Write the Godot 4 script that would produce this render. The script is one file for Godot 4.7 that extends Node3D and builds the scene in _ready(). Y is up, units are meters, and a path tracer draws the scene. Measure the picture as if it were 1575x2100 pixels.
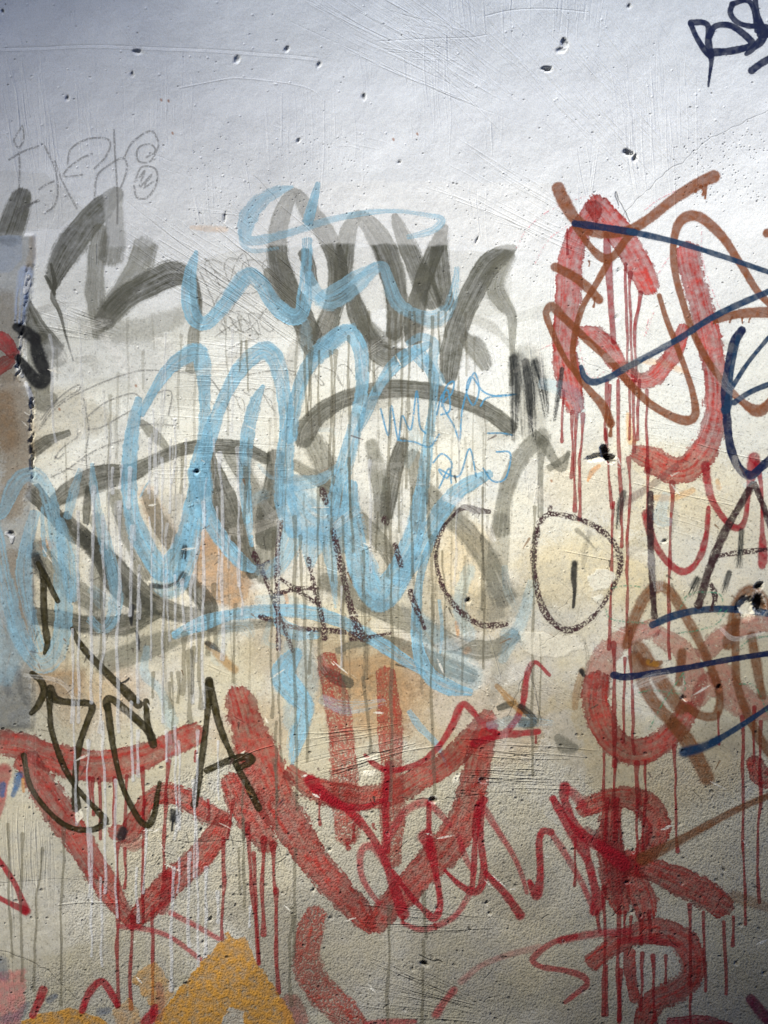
extends Node3D
# A painted-over plaster wall, seen square on. Marks on the wall are laid out in "marks": 1 mark = 1.3 mm,
# counted rightwards and downwards from the upper left corner of the part of the wall that was surveyed.

const MM := 0.0013
const MID_X := 787.5
const MID_Y := 1050.0
const BASE_Y := 1.615
const TW := 1536
const TH := 2048
const SC := 0.88656
const OX := 78.7
const OY := 105.0
const CELL := 3.5
const NX := 495
const NY := 660

var cr := PackedFloat32Array()
var cg := PackedFloat32Array()
var cb := PackedFloat32Array()
var hh := PackedFloat32Array()
var ro := PackedFloat32Array()
var dm := PackedFloat32Array()
var cx := PackedFloat32Array()
var al := PackedFloat32Array()
var n_fine := PackedFloat32Array()
var n_mid := PackedFloat32Array()
var n_big := PackedFloat32Array()
var n_streak := PackedFloat32Array()
var touched := PackedInt32Array()
var end_cut := 1.0
var macro := PackedFloat32Array()
var gnorm := PackedVector3Array()
var stack := PackedByteArray()
var vmap := PackedInt32Array()
var films: Array = []
var film_cells := {}
var rng := RandomNumberGenerator.new()
var wall: Node3D
var tag_node: Node3D
var wall_material: StandardMaterial3D


# ------------------------------------------------------------------ helpers for nodes
func thing(called: String, label: String, category: String, at := Vector3.ZERO) -> Node3D:
	var o := Node3D.new()
	o.name = called
	o.position = at
	o.set_meta("label", label)
	o.set_meta("category", category)
	add_child(o, true)
	return o


func part(called: String, mesh: Mesh, m: Material, parent: Node, at := Vector3.ZERO) -> MeshInstance3D:
	var o := MeshInstance3D.new()
	o.name = called
	o.mesh = mesh
	o.position = at
	o.material_override = m
	o.cast_shadow = GeometryInstance3D.SHADOW_CASTING_SETTING_ON
	parent.add_child(o, true)
	return o


func box(size: Vector3) -> BoxMesh:
	var b := BoxMesh.new()
	b.size = size
	return b


func lin(r: int, g: int, b: int) -> Vector3:
	var c := Color8(r, g, b).srgb_to_linear()
	return Vector3(c.r, c.g, c.b)


func tile_noise(kind: int, seed_: int, freq: float, octaves: int) -> PackedFloat32Array:
	var f := FastNoiseLite.new()
	f.noise_type = kind
	f.seed = seed_
	f.frequency = freq
	f.fractal_octaves = octaves
	var im := f.get_seamless_image(512, 512)
	im.convert(Image.FORMAT_L8)
	var raw := im.get_data()
	var out := PackedFloat32Array()
	out.resize(262144)
	for i in 262144:
		out[i] = raw[i] / 255.0
	return out


# ------------------------------------------------------------------ the brush
# pts: "x,y,w x,y x,y,w ..." in marks; w is the full width and carries on until it is given again
func curve(pts: String, smooth := true) -> Array:
	var raw: Array = []
	var w := 8.0
	for token in pts.split(" ", false):
		var n := token.split(",")
		if n.size() > 2:
			w = float(n[2])
		raw.append(Vector3((float(n[0]) + OX) * SC, (float(n[1]) + OY) * SC, maxf(0.55, w * 0.5 * SC)))
	if raw.size() == 1:
		raw.append(raw[0] + Vector3(0.5, 0.5, 0))
	var out: Array = [raw[0]]
	for k in raw.size() - 1:
		var p1: Vector3 = raw[k]
		var p2: Vector3 = raw[k + 1]
		var p0: Vector3 = raw[k - 1] if k > 0 else p1 * 2.0 - p2
		var p3: Vector3 = raw[k + 2] if k + 2 < raw.size() else p2 * 2.0 - p1
		var span := Vector2(p2.x - p1.x, p2.y - p1.y).length()
		var step := maxf(4.0, 0.55 * (p1.z + p2.z) * 0.5)
		var n := maxi(1, int(ceil(span / step)))
		if not smooth:
			n = 1
		for j in range(1, n + 1):
			var t := float(j) / n
			out.append(p1.cubic_interpolate(p2, p0, p3, t) if smooth else p1.lerp(p2, t))
	for k in out.size():
		out[k].z = maxf(0.55, out[k].z)
	return out


func sweep(path: Array) -> float:
	var s0 := 0.0
	var last := path.size() - 2
	var cut := end_cut > 1.0
	for k in path.size() - 1:
		var a: Vector3 = path[k]
		var b: Vector3 = path[k + 1]
		var ex := b.x - a.x
		var ey := b.y - a.y
		var l2 := maxf(ex * ex + ey * ey, 0.0001)
		var ln := sqrt(l2)
		var reach := maxf(a.z, b.z) * 1.35 + 1.5
		var x0 := maxi(0, int(minf(a.x, b.x) - reach))
		var x1 := mini(TW - 1, int(maxf(a.x, b.x) + reach) + 1)
		var y0 := maxi(0, int(minf(a.y, b.y) - reach))
		var y1 := mini(TH - 1, int(maxf(a.y, b.y) + reach) + 1)
		var ra := a.z
		var rb := b.z - a.z
		for y in range(y0, y1 + 1):
			var fy := y - a.y
			var row := y * TW
			for x in range(x0, x1 + 1):
				var fx := x - a.x
				var raw := (fx * ex + fy * ey) / l2
				var t := clampf(raw, 0.0, 1.0)
				var dx := fx - ex * t
				var dy := fy - ey * t
				var r := ra + rb * t
				var q := (dx * dx + dy * dy) / (r * r)
				if cut and ((k == 0 and raw < 0.0) or (k == last and raw > 1.0)):
					var over := (raw - t) * ln / r
					q += over * over * end_cut
				if q < 1.9:
					var i := row + x
					if q < dm[i]:
						if dm[i] > 8.0:
							touched.append(i)
						dm[i] = q
						cx[i] = (fx * ey - fy * ex) / (ln * r)
						al[i] = s0 + t * ln
		s0 += ln
	return s0


# A style: color, op(acity), glaze (0 covers .. 1 tints what lies below), soft (edge), rough (edge wander), dry (bristle gaps),
# tail (bristle gaps growing to the end), grain (skips of a dry crayon), rim (pigment at the edge), vary (mottle), lift (thickness, cm), gloss
func paint(st: Dictionary, pts: String, called := "stroke", keep := true, smooth := true) -> void:
	lay(st, curve(pts, smooth), called, keep)


func lay(st: Dictionary, path: Array, called := "stroke", keep := true) -> void:
	touched.resize(0)
	end_cut = st.get("cut", 1.0)
	var wide: float = st.get("wide", 1.0)
	if wide != 1.0:
		for k in path.size():
			path[k].z *= wide
	var wob: float = st.get("wob", 0.0)
	var pool: float = st.get("pool", 0.0)
	if wob > 0.0:
		var w := 0.0
		for k in path.size():
			w = w * 0.75 + rng.randf_range(-1.0, 1.0) * 0.6
			path[k].z = maxf(0.55, path[k].z * (1.0 + wob * w))
	var total := sweep(path)
	end_cut = 1.0
	var hairs: float = st.get("hairs", 0.0)
	var c: Vector3 = st.c
	var op: float = st.get("op", 1.0)
	var glaze: float = st.get("glaze", 0.0)
	var soft: float = st.get("soft", 0.15)
	var rough: float = st.get("rough", 0.15)
	var dry: float = st.get("dry", 0.0)
	var tail: float = st.get("tail", 0.0)
	var grain: float = st.get("grain", 0.0)
	var rim: float = st.get("rim", 0.0)
	var vary: float = st.get("vary", 0.2)
	var lift: float = st.get("lift", 0.0)
	var rr: float = st.get("rr", 0.7)
	var core: float = st.get("core", 0.0)
	var bristles: float = st.get("bristles", 14.0)
	var shift := rng.randi() & 511
	var cells := {}
	for i in touched:
		var y := i / TW
		var x := i - y * TW
		var ni := ((y & 511) << 9) | (x & 511)
		var f := n_fine[ni]
		var m := n_mid[ni]
		var q := sqrt(dm[i])
		dm[i] = 9.0
		var s := 0.5
		if hairs > 0.0 or dry > 0.0 or tail > 0.0:
			s = n_streak[((int(cx[i] * bristles + 256.0) + shift) & 511) << 9 | ((int(al[i] * 0.5) + shift) & 511)]
		var e := q + (m - 0.5) * rough + (f - 0.5) * rough * 0.6 - (s - 0.5) * hairs * 0.5
		var a := clampf((1.0 - e) / soft + 0.5, 0.0, 1.0)
		if a <= 0.0:
			continue
		a = a * a * (3.0 - 2.0 * a)
		if dry > 0.0 or tail > 0.0:
			var d := dry
			if tail > 0.0:
				var u := al[i] / total
				d += tail * u * u
			a *= clampf((s - d + 0.25) * 3.5, 0.0, 1.0)
		if grain > 0.0:
			a *= clampf((f * 0.7 + m * 0.3 - grain) * 7.0, 0.0, 1.0)
		if a <= 0.01:
			continue
		if keep and a * op > 0.22:
			cells[int(y / (SC * CELL)) * NX + int(x / (SC * CELL))] = true
		var k := 1.0 + (m - 0.5) * vary + (f - 0.5) * vary * 0.5 + (s - 0.5) * (vary * 0.5 + hairs * 0.5)
		if pool > 0.0:
			var u := int(al[i] * 0.22) + shift * 3
			k *= 1.0 - pool * (n_mid[(u & 511) << 9 | (int(cx[i] * 5.0) + shift & 511)] - 0.45) * 1.4
		if rim != 0.0:
			k *= 1.0 - rim * clampf((e - 0.72) * 4.5, 0.0, 1.0)
		if core != 0.0:
			k *= 1.0 + core * clampf(0.6 - e, 0.0, 0.6)
		var o := a * clampf(op * (1.0 + (m - 0.5) * vary * 0.8 + (s - 0.5) * hairs), 0.0, 1.0)
		var br := cr[i]
		var bg := cg[i]
		var bb := cb[i]
		cr[i] = br + (c.x * k * (1.0 - glaze + glaze * br * 1.35) - br) * o
		cg[i] = bg + (c.y * k * (1.0 - glaze + glaze * bg * 1.35) - bg) * o
		cb[i] = bb + (c.z * k * (1.0 - glaze + glaze * bb * 1.35) - bb) * o
		if lift != 0.0:
			hh[i] += lift * a * (0.7 + 0.6 * s)
		ro[i] += (rr - ro[i]) * o
	if keep and cells.size() > 0:
		films.append([tag_node, called, cells.keys()])


# a filled outline
func patch(st: Dictionary, pts: String, called := "patch", keep := true) -> void:
	var poly := PackedVector2Array()
	for token in pts.split(" ", false):
		var n := token.split(",")
		poly.append(Vector2((float(n[0]) + OX) * SC, (float(n[1]) + OY) * SC))
	var lo := poly[0]
	var hi := poly[0]
	for p in poly:
		lo = lo.min(p)
		hi = hi.max(p)
	var c: Vector3 = st.c
	var op: float = st.get("op", 1.0)
	var glaze: float = st.get("glaze", 0.0)
	var vary: float = st.get("vary", 0.2)
	var fade: float = st.get("fade", 3.0)
	var wander: float = st.get("wander", 5.0)
	var grain: float = st.get("grain", 0.0)
	var lift: float = st.get("lift", 0.0)
	var cells := {}
	var n := poly.size()
	for y in range(maxi(0, int(lo.y) - 4), mini(TH - 1, int(hi.y) + 4)):
		for x in range(maxi(0, int(lo.x) - 4), mini(TW - 1, int(hi.x) + 4)):
			var ni := ((y & 511) << 9) | (x & 511)
			var m := n_mid[ni]
			var f := n_fine[ni]
			var px := x + (m - 0.5) * wander * 2.0
			var py := y + (n_big[ni] - 0.5) * wander * 2.0
			var inside := false
			var near := 1e9
			var j := n - 1
			for k in n:
				var a := poly[j]
				var b := poly[k]
				if (b.y > py) != (a.y > py) and px < (a.x - b.x) * (py - b.y) / (a.y - b.y) + b.x:
					inside = not inside
				var ex := b.x - a.x
				var ey := b.y - a.y
				var t := clampf(((px - a.x) * ex + (py - a.y) * ey) / (ex * ex + ey * ey + 0.001), 0.0, 1.0)
				var dx := px - a.x - ex * t
				var dy := py - a.y - ey * t
				near = minf(near, dx * dx + dy * dy)
				j = k
			if not inside:
				continue
			var w := clampf(sqrt(near) / fade, 0.0, 1.0)
			if grain > 0.0:
				w *= clampf((f * 0.6 + m * 0.4 - grain) * 6.0, 0.0, 1.0)
			var i := y * TW + x
			var k2 := 1.0 + (m - 0.5) * vary + (f - 0.5) * vary * 0.6
			var o := w * clampf(op * (1.0 + (m - 0.5) * vary), 0.0, 1.0)
			cr[i] += (c.x * k2 * (1.0 - glaze + glaze * cr[i] * 1.35) - cr[i]) * o
			cg[i] += (c.y * k2 * (1.0 - glaze + glaze * cg[i] * 1.35) - cg[i]) * o
			cb[i] += (c.z * k2 * (1.0 - glaze + glaze * cb[i] * 1.35) - cb[i]) * o
			hh[i] += lift * w
			if keep and o > 0.2:
				cells[int(y / (SC * CELL)) * NX + int(x / (SC * CELL))] = true
	if keep and cells.size() > 0:
		films.append([tag_node, called, cells.keys()])


func drip(st: Dictionary, x: float, y0: float, y1: float, w := 6.0, lean := 0.0, called := "drip") -> void:
	var s := ""
	var n := maxi(2, int((y1 - y0) / 34.0) + 1)
	var wander := 0.0
	for k in n + 1:
		var t := float(k) / n
		wander += rng.randf_range(-2.2, 2.2)
		if rng.randf() < 0.12:
			wander += rng.randf_range(-5.0, 5.0)
		var ww := w * rng.randf_range(0.62, 1.15) * (1.35 if k == n else 1.5 if k == 0 else 1.0)
		s += "%.1f,%.1f,%.1f " % [x + wander + lean * t, lerpf(y0, y1, t), ww]
	lay(st, curve(s), called, called != "")


func drips(st: Dictionary, list: String, called := "drip") -> void:
	for token in list.split(" ", false):
		var n := token.split(",")
		drip(st, float(n[0]), float(n[1]), float(n[2]), float(n[3]) if n.size() > 3 else 6.0, float(n[4]) if n.size() > 4 else 0.0, called)


# relief only: the wall's own grooves and ridges, cm
func score(pts: String, h: float, dirt_shade := 0.0) -> void:
	touched.resize(0)
	sweep(curve(pts))
	for i in touched:
		var q := dm[i]
		dm[i] = 9.0
		var a := clampf(1.0 - q, 0.0, 1.0)
		hh[i] += h * a
		if dirt_shade > 0.0:  # groove shade and grime put into the colour
			var k := 1.0 - dirt_shade * a
			cr[i] *= k
			cg[i] *= k
			cb[i] *= k


# a comb of brush or trowel lines: from (x,y), heading deg, length, spread across, count, relief, fan in degrees
func comb(x: float, y: float, deg: float, length: float, across: float, count: int, h: float, fan := 0.0, dirt_shade := 0.0) -> void:
	var d := Vector2.from_angle(deg_to_rad(deg))
	var side := d.orthogonal()
	for k in count:
		var u := rng.randf_range(-0.5, 0.5)
		var dd := d.rotated(deg_to_rad(fan * u + rng.randf_range(-1.0, 1.0)))
		var a := Vector2(x, y) + side * across * u + d * rng.randf_range(0.0, length * 0.45)
		var l := length * rng.randf_range(0.2, 0.65)
		var b := a + dd * l * 0.5 + side * rng.randf_range(-1.0, 1.0) * length * 0.02
		var e := a + dd * l
		var w := rng.randf_range(2.0, 3.6)
		score("%.1f,%.1f,1.4 %.1f,%.1f,%.1f %.1f,%.1f,1.4" % [a.x, a.y, b.x, b.y, w, e.x, e.y], 1.25 * h * rng.randf_range(0.35, 1.2) * (1.0 if rng.randf() < 0.7 else -0.8), dirt_shade)


func crack(pts: String, w := 2.2, depth := 0.09, dark := 0.75) -> void:
	var s := ""
	var raw := pts.split(" ", false)
	var prev := Vector2.ZERO
	for k in raw.size():
		var n := raw[k].split(",")
		var p := Vector2(float(n[0]), float(n[1]))
		if k > 0:
			var m := maxi(2, int(prev.distance_to(p) / 9.0))
			for j in range(1, m + 1):
				var q := prev.lerp(p, float(j) / m) + Vector2(rng.randf_range(-2.2, 2.2), rng.randf_range(-2.2, 2.2))
				s += "%.1f,%.1f,%.1f " % [q.x, q.y, w * rng.randf_range(0.6, 1.4)]
		else:
			s += "%.1f,%.1f,%.1f " % [p.x, p.y, w]
		prev = p
	score(s, -depth, dark)


# a hole in the plaster: real depth in the sheet, with grime and inner shade painted into its colour
func hole(x: float, y: float, rx: float, ry: float, depth: float, deg := 0.0, dirt_shade := 0.5) -> void:
	if y < 620:
		rx *= 0.8
		ry *= 0.8
		depth *= 0.6
		dirt_shade *= 0.8
	var ca := cos(deg_to_rad(deg))
	var sa := sin(deg_to_rad(deg))
	var r := maxf(rx, ry) * 1.5
	for gy in range(maxi(1, int((y + OY - r) / CELL)), mini(NY - 1, int((y + OY + r) / CELL) + 1) + 1):
		for gx in range(maxi(1, int((x + OX - r) / CELL)), mini(NX - 1, int((x + OX + r) / CELL) + 1) + 1):
			var dx := gx * CELL - OX - x
			var dy := gy * CELL - OY - y
			var u := (dx * ca + dy * sa) / rx
			var v := (-dx * sa + dy * ca) / ry
			var q := sqrt(u * u + v * v) + (n_fine[((gy * 7) & 511) << 9 | ((gx * 7) & 511)] - 0.5) * 0.5
			if q < 1.0:
				macro[gy * (NX + 1) + gx] -= depth * minf(1.0, (1.0 - q) * 2.2)
	if dirt_shade > 0.0:
		for ty in range(maxi(0, int((y + OY - r) * SC)), mini(TH - 1, int((y + OY + r) * SC)) + 1):
			for tx in range(maxi(0, int((x + OX - r) * SC)), mini(TW - 1, int((x + OX + r) * SC)) + 1):
				var dx := tx / SC - OX - x
				var dy := ty / SC - OY - y
				var u := (dx * ca + dy * sa) / rx
				var v := (-dx * sa + dy * ca) / ry
				var q := sqrt(u * u + v * v) + (n_mid[((ty * 3) & 511) << 9 | ((tx * 3) & 511)] - 0.5) * 0.7
				if q < 1.0:
					var k := 1.0 - dirt_shade * minf(1.0, (1.0 - q) * 2.5)
					var i := ty * TW + tx
					cr[i] *= k
					cg[i] *= k
					cb[i] *= k
					hh[i] -= 0.12 * minf(1.0, (1.0 - q) * 2.0)
				elif q < 1.45:
					var k := 0.5 * (1.45 - q) / 0.45
					var i := ty * TW + tx
					cr[i] += (0.62 - cr[i]) * k
					cg[i] += (0.60 - cg[i]) * k
					cb[i] += (0.55 - cb[i]) * k
					hh[i] += 0.05 * k * (n_fine[((ty * 2) & 511) << 9 | ((tx * 2) & 511)] - 0.2)


func pit(x: float, y: float, r: float, depth: float, dirt_shade: float, squash := 1.0) -> void:
	var px := (x + OX) * SC
	var py := (y + OY) * SC
	var pr := r * SC
	for ty in range(maxi(0, int(py - pr - 1)), mini(TH - 1, int(py + pr + 1)) + 1):
		for tx in range(maxi(0, int(px - pr * squash - 1)), mini(TW - 1, int(px + pr * squash + 1)) + 1):
			var dx := (tx - px) / (pr * squash)
			var dy := (ty - py) / pr
			var a := clampf(1.2 - dx * dx - dy * dy, 0.0, 1.0)
			if a > 0.0:
				var i := ty * TW + tx
				var k := 1.0 - dirt_shade * a  # grime and pit shade put into the colour
				cr[i] *= k
				cg[i] *= k
				cb[i] *= k
				hh[i] -= depth * a


# a mark, letter or scrawl that one hand made: a part of the wall; its strokes are sub-parts
func mark(called: String, label := "") -> Node3D:
	tag_node = Node3D.new()
	tag_node.name = called
	if label:
		tag_node.set_meta("label", label)
	wall.add_child(tag_node, true)
	return tag_node


func grid_point(gx: int, gy: int) -> Vector3:
	return Vector3((gx * CELL - OX - MID_X) * MM, BASE_Y + (MID_Y - (gy * CELL - OY)) * MM, macro[gy * (NX + 1) + gx])


func sheet_from(cells: Array, raise: bool) -> ArrayMesh:
	var v := PackedVector3Array()
	var nn := PackedVector3Array()
	var uv := PackedVector2Array()
	var idx := PackedInt32Array()
	var used := PackedInt32Array()
	for c in cells:
		var gy: int = c / NX
		var gx: int = c - gy * NX
		if gx < 0 or gx >= NX or gy >= NY:
			continue
		var q := [0, 0, 0, 0]
		for k in 4:
			var vx := gx + (k & 1)
			var vy := gy + (k >> 1)
			var g := vy * (NX + 1) + vx
			if vmap[g] < 0:
				vmap[g] = v.size()
				used.append(g)
				var p := grid_point(vx, vy)
				if raise:
					var top := 0
					for dy in [-1, 0]:
						for dx in [-1, 0]:
							var ax: int = clampi(vx + dx, 0, NX - 1)
							var ay: int = clampi(vy + dy, 0, NY - 1)
							top = maxi(top, stack[ay * NX + ax])
					p.z += 0.00014 * (top + 1)
				v.append(p)
				nn.append(gnorm[g])
				uv.append(Vector2(vx * CELL * SC / TW, vy * CELL * SC / TH))
			q[k] = vmap[g]
		idx.append_array(PackedInt32Array([q[0], q[1], q[2], q[1], q[3], q[2]]))
	for g in used:
		vmap[g] = -1
	if raise:
		for c in cells:
			if c >= 0 and c < stack.size():
				stack[c] = mini(250, stack[c] + 1)
	if v.is_empty():
		return null
	var arr := []
	arr.resize(Mesh.ARRAY_MAX)
	arr[Mesh.ARRAY_VERTEX] = v
	arr[Mesh.ARRAY_NORMAL] = nn
	arr[Mesh.ARRAY_TEX_UV] = uv
	arr[Mesh.ARRAY_INDEX] = idx
	var m := ArrayMesh.new()
	m.add_surface_from_arrays(Mesh.PRIMITIVE_TRIANGLES, arr)
	return m


# ------------------------------------------------------------------ the plaster itself
func plaster_ground() -> void:
	var total := TW * TH
	for a in [cr, cg, cb, hh, ro, dm, cx, al]:
		a.resize(total)
	cr.resize(total)
	cg.resize(total)
	cb.resize(total)
	hh.resize(total)
	ro.resize(total)
	dm.resize(total)
	cx.resize(total)
	al.resize(total)
	dm.fill(9.0)
	ro.fill(0.82)
	var knots := [[-105, lin(210, 218, 228)], [250, lin(219, 223, 229)], [520, lin(227, 229, 230)], [750, lin(232, 233, 225)], [1000, lin(231, 228, 212)], [1220, lin(220, 213, 192)], [1400, lin(203, 195, 170)], [1600, lin(188, 181, 159)], [1850, lin(176, 170, 153)], [2205, lin(154, 150, 136)]]  # top rows carry the blue of skylight in their colour
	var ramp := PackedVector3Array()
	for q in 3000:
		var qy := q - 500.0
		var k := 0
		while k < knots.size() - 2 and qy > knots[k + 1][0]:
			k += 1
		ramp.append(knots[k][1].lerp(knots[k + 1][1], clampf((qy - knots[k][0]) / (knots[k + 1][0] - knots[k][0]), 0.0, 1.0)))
	for y in TH:
		var my := y / SC - OY
		var r1 := (y & 511) << 9
		var r2 := ((y >> 1) & 511) << 9
		var r3 := ((y >> 2) & 511) << 9
		var r4 := ((y * 3) & 511) << 9
		var row := y * TW
		for x in TW:
			var f := n_fine[r1 | (x & 511)]
			var f2 := n_fine[r4 | ((x * 3 + 77) & 511)]
			var m := n_mid[r1 | (x & 511)]
			var m2 := n_mid[r2 | ((x >> 1) & 511)]
			var b := n_big[r3 | ((x >> 2) & 511)]
			var mx := x / SC - OX
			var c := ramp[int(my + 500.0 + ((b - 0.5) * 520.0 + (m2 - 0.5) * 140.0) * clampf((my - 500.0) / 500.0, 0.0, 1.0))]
			# where the skim coat is gone the coarse render shows
			var edge := 1560.0 + (b - 0.5) * 230.0 + (m2 - 0.5) * 60.0
			if mx < 330.0:
				edge += (330.0 - mx) * 1.5
			var coarse := clampf((my - edge) / 60.0, 0.0, 1.0)
			var dirt_shade := clampf((my - 900.0) / 700.0, 0.0, 1.0)
			var s := 1.0 + (m2 - 0.5) * (0.07 + 0.17 * dirt_shade) + (b - 0.5) * (0.08 + 0.2 * dirt_shade) + (f - 0.5) * (0.12 + 0.28 * coarse) + (f2 - 0.5) * (0.17 + 0.25 * coarse)
			var warm := (b - 0.5) * 0.16 * dirt_shade + (m2 - 0.5) * 0.10 * dirt_shade
			var i := row + x
			var speck := 0.0
			if f > 0.80 - 0.08 * coarse and m > 0.55:
				speck = 0.28 * coarse + 0.08
			var tint := (n_fine[r4 | ((x * 3 + 300) & 511)] - 0.5) * 0.10
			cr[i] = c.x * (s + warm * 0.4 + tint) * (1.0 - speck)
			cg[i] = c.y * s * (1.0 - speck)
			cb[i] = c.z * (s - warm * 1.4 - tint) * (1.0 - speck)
			var hp := (f - 0.5) * 0.022 + (m - 0.5) * 0.045 + (m2 - 0.5) * 0.06
			var grit := (f - 0.5) * 0.18 + (m - 0.5) * 0.09 + (f2 - 0.5) * 0.08 - (0.05 if f > 0.72 else 0.0)
			hh[i] = hp + (grit - hp * 0.4) * coarse


func macro_ground() -> void:
	macro.resize((NX + 1) * (NY + 1))
	stack.resize(NX * NY)
	vmap.resize((NX + 1) * (NY + 1))
	vmap.fill(-1)
	var f := FastNoiseLite.new()
	f.seed = 5
	f.frequency = 0.011
	f.fractal_octaves = 3
	for gy in NY + 1:
		for gx in NX + 1:
			var rim := clampf(minf(minf(gx, NX - gx), minf(gy, NY - gy)) / 14.0, 0.0, 1.0)
			macro[gy * (NX + 1) + gx] = f.get_noise_2d(gx, gy) * 0.0035 * rim


func relief() -> void:
	# brush and trowel lines left in the skim coat
	comb(640, -40, 30, 520, 190, 46, 0.05, 14)
	comb(820, -60, 46, 420, 260, 50, 0.045, 10)
	comb(1080, -60, 50, 560, 300, 70, 0.045, 8)
	comb(1180, 60, 52, 420, 260, 46, 0.045, 6)
	comb(1330, 60, 86, 420, 190, 36, 0.035, 6)
	comb(1080, -30, 90, 120, 330, 60, 0.04, 16)
	comb(880, 40, 88, 300, 120, 18, 0.035, 4)
	comb(760, 60, 10, 220, 120, 20, 0.035, 14)
	comb(30, 90, 82, 420, 120, 34, 0.04, 8)
	comb(120, 220, 68, 240, 170, 26, 0.035, 10)
	comb(260, 80, 88, 300, 260, 26, 0.025, 4)
	comb(620, 120, 88, 330, 260, 22, 0.025, 3)
	comb(230, 440, 34, 520, 110, 34, 0.06, 5)
	comb(430, 420, 42, 360, 90, 22, 0.07, 5)
	comb(330, 500, 33, 300, 160, 24, 0.05, 6)
	comb(70, 640, 16, 190, 80, 24, 0.04, 16)
	comb(560, 560, 35, 260, 220, 24, 0.03, 10)
	comb(900, 330, 28, 420, 120, 30, 0.04, 10)
	comb(860, 120, 60, 300, 220, 20, 0.03, 12)
	comb(1330, 180, 48, 260, 180, 24, 0.035, 8)
	comb(1060, 640, 82, 300, 150, 26, 0.03, 6)
	comb(300, 860, 4, 330, 240, 46, 0.03, 10)
	comb(330, 740, 3, 300, 120, 30, 0.03, 8)
	comb(1240, 780, 14, 330, 200, 28, 0.03, 8)
	comb(1230, 560, 40, 300, 240, 26, 0.03, 8)
	comb(70, 1060, 52, 260, 170, 34, 0.04, 8)
	comb(90, 1380, 52, 160, 190, 46, 0.05, 6, 0.1)
	comb(180, 1080, 58, 300, 200, 30, 0.03, 8)
	comb(590, 1560, -12, 260, 110, 34, 0.06, 14, 0.12)
	comb(930, 1565, 3, 290, 110, 44, 0.07, 4, 0.14)
	comb(730, 1880, 3, 300, 60, 22, 0.06, 10, 0.12)
	comb(735, 2010, 14, 300, 110, 40, 0.07, 22, 0.14)
	comb(640, 2080, 24, 240, 90, 24, 0.06, 10, 0.1)
	comb(50, 1620, 88, 300, 110, 40, 0.05, 3)
	comb(60, 1900, 87, 200, 160, 20, 0.04, 4)
	comb(620, 1180, 8, 400, 260, 26, 0.025, 16)
	comb(980, 1380, 30, 260, 160, 22, 0.035, 14)
	comb(1330, 1010, 20, 240, 120, 20, 0.03, 8)
	for k in 90:
		comb(rng.randf_range(-60, 1600), rng.randf_range(-80, 1560), rng.randf_range(10, 100), rng.randf_range(60, 260), rng.randf_range(10, 60), 5, 0.03, 10)
	# ledge where an older coat ends
	score("-80,100,4 60,97 180,92 300,96 420,100 540,108 600,112 650,118", -0.035)
	score("-80,106,4 60,103 180,98 300,102 420,106 540,114 600,118 650,124", 0.03)
	score("370,180,3 430,168 480,160 540,164 600,172 640,184 664,206", 0.05)
	score("996,32,3 1040,22 1090,18 1150,19 1205,24", -0.06)
	score("775,84,3 860,80 960,76 1000,70", -0.05)
	score("664,206,3 664,300 660,380 664,400", 0.04)
	score("577,190,3 577,300", 0.05)
	# scratches
	for p in ["413,545,3 470,585 520,625", "325,490,2.4 390,530 455,575", "445,470,2.4 540,545 605,600", "575,420,2.4 640,475 690,520", "705,1575,3 770,1556 830,1540 905,1528", "930,1080,2.4 960,1120 985,1150", "965,1238,2.4 1000,1300 1026,1390", "1085,1380,2 1100,1440 1108,1480", "560,1395,2 600,1440 640,1475", "1430,910,2 1500,930 1575,945", "1300,990,2 1380,1010 1500,1035", "1160,1130,2 1260,1150", "120,1855,3 180,1850 240,1852", "225,1900,3 250,1930 268,1962", "480,1560,2.4 520,1540 560,1528", "196,500,2.4 196,540"]:
		score(p, 0.10)
	# cracks
	crack("1600,215 1540,240 1500,262 1460,282 1420,310 1400,332 1362,352 1352,366 1310,405 1290,425 1276,447", 1.5, 0.06, 0.5)
	crack("1292,455 1262,392 1268,420", 2.6, 0.12, 0.7)
	crack("1178,730 1205,745 1250,765", 1.4, 0.05, 0.4)
	crack("520,360 545,385 575,420", 1.4, 0.05, 0.4)
	crack("730,1556 758,1546 800,1541", 3.0, 0.14, 0.75)
	crack("860,1958 890,1968 905,1970", 3.4, 0.16, 0.75)
	crack("-20,1810 60,1808 90,1800 150,1805 190,1800 240,1835", 1.6, 0.06, 0.35)
	crack("-10,1945 40,1962 100,1990 130,2020 160,2050", 2.4, 0.10, 0.5)
	crack("360,1725 410,1727 470,1724 540,1730", 2.0, 0.10, 0.5)
	crack("240,1835 262,1865 300,1905", 2.0, 0.08, 0.4)
	crack("820,1637 880,1640 960,1632 990,1630", 2.0, 0.1, 0.6)
	crack("1040,1470 1085,1360 1095,1400 1105,1460 1110,1480", 1.6, 0.06, 0.6)
	for k in 10:
		var x := rng.randf_range(1060, 1250)
		var y := rng.randf_range(1170, 1330)
		crack("%d,%d %d,%d %d,%d" % [x, y, x + rng.randf_range(-40, 40), y + rng.randf_range(10, 40), x + rng.randf_range(-60, 60), y + rng.randf_range(20, 70)], 1.1, 0.04, 0.3)
	for k in 26:
		var x := rng.randf_range(300, 1560)
		var y := rng.randf_range(1600, 2080)
		crack("%d,%d %d,%d" % [x, y, x + rng.randf_range(-22, 22), y + rng.randf_range(6, 24)], 2.2, 0.12, 0.6)
	# holes that go deep into the wall
	hole(1121, 141, 15, 5, 0.014, 6, 0.6)
	hole(1158, 88, 9, 14, 0.010, -30, 0.45)
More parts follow.
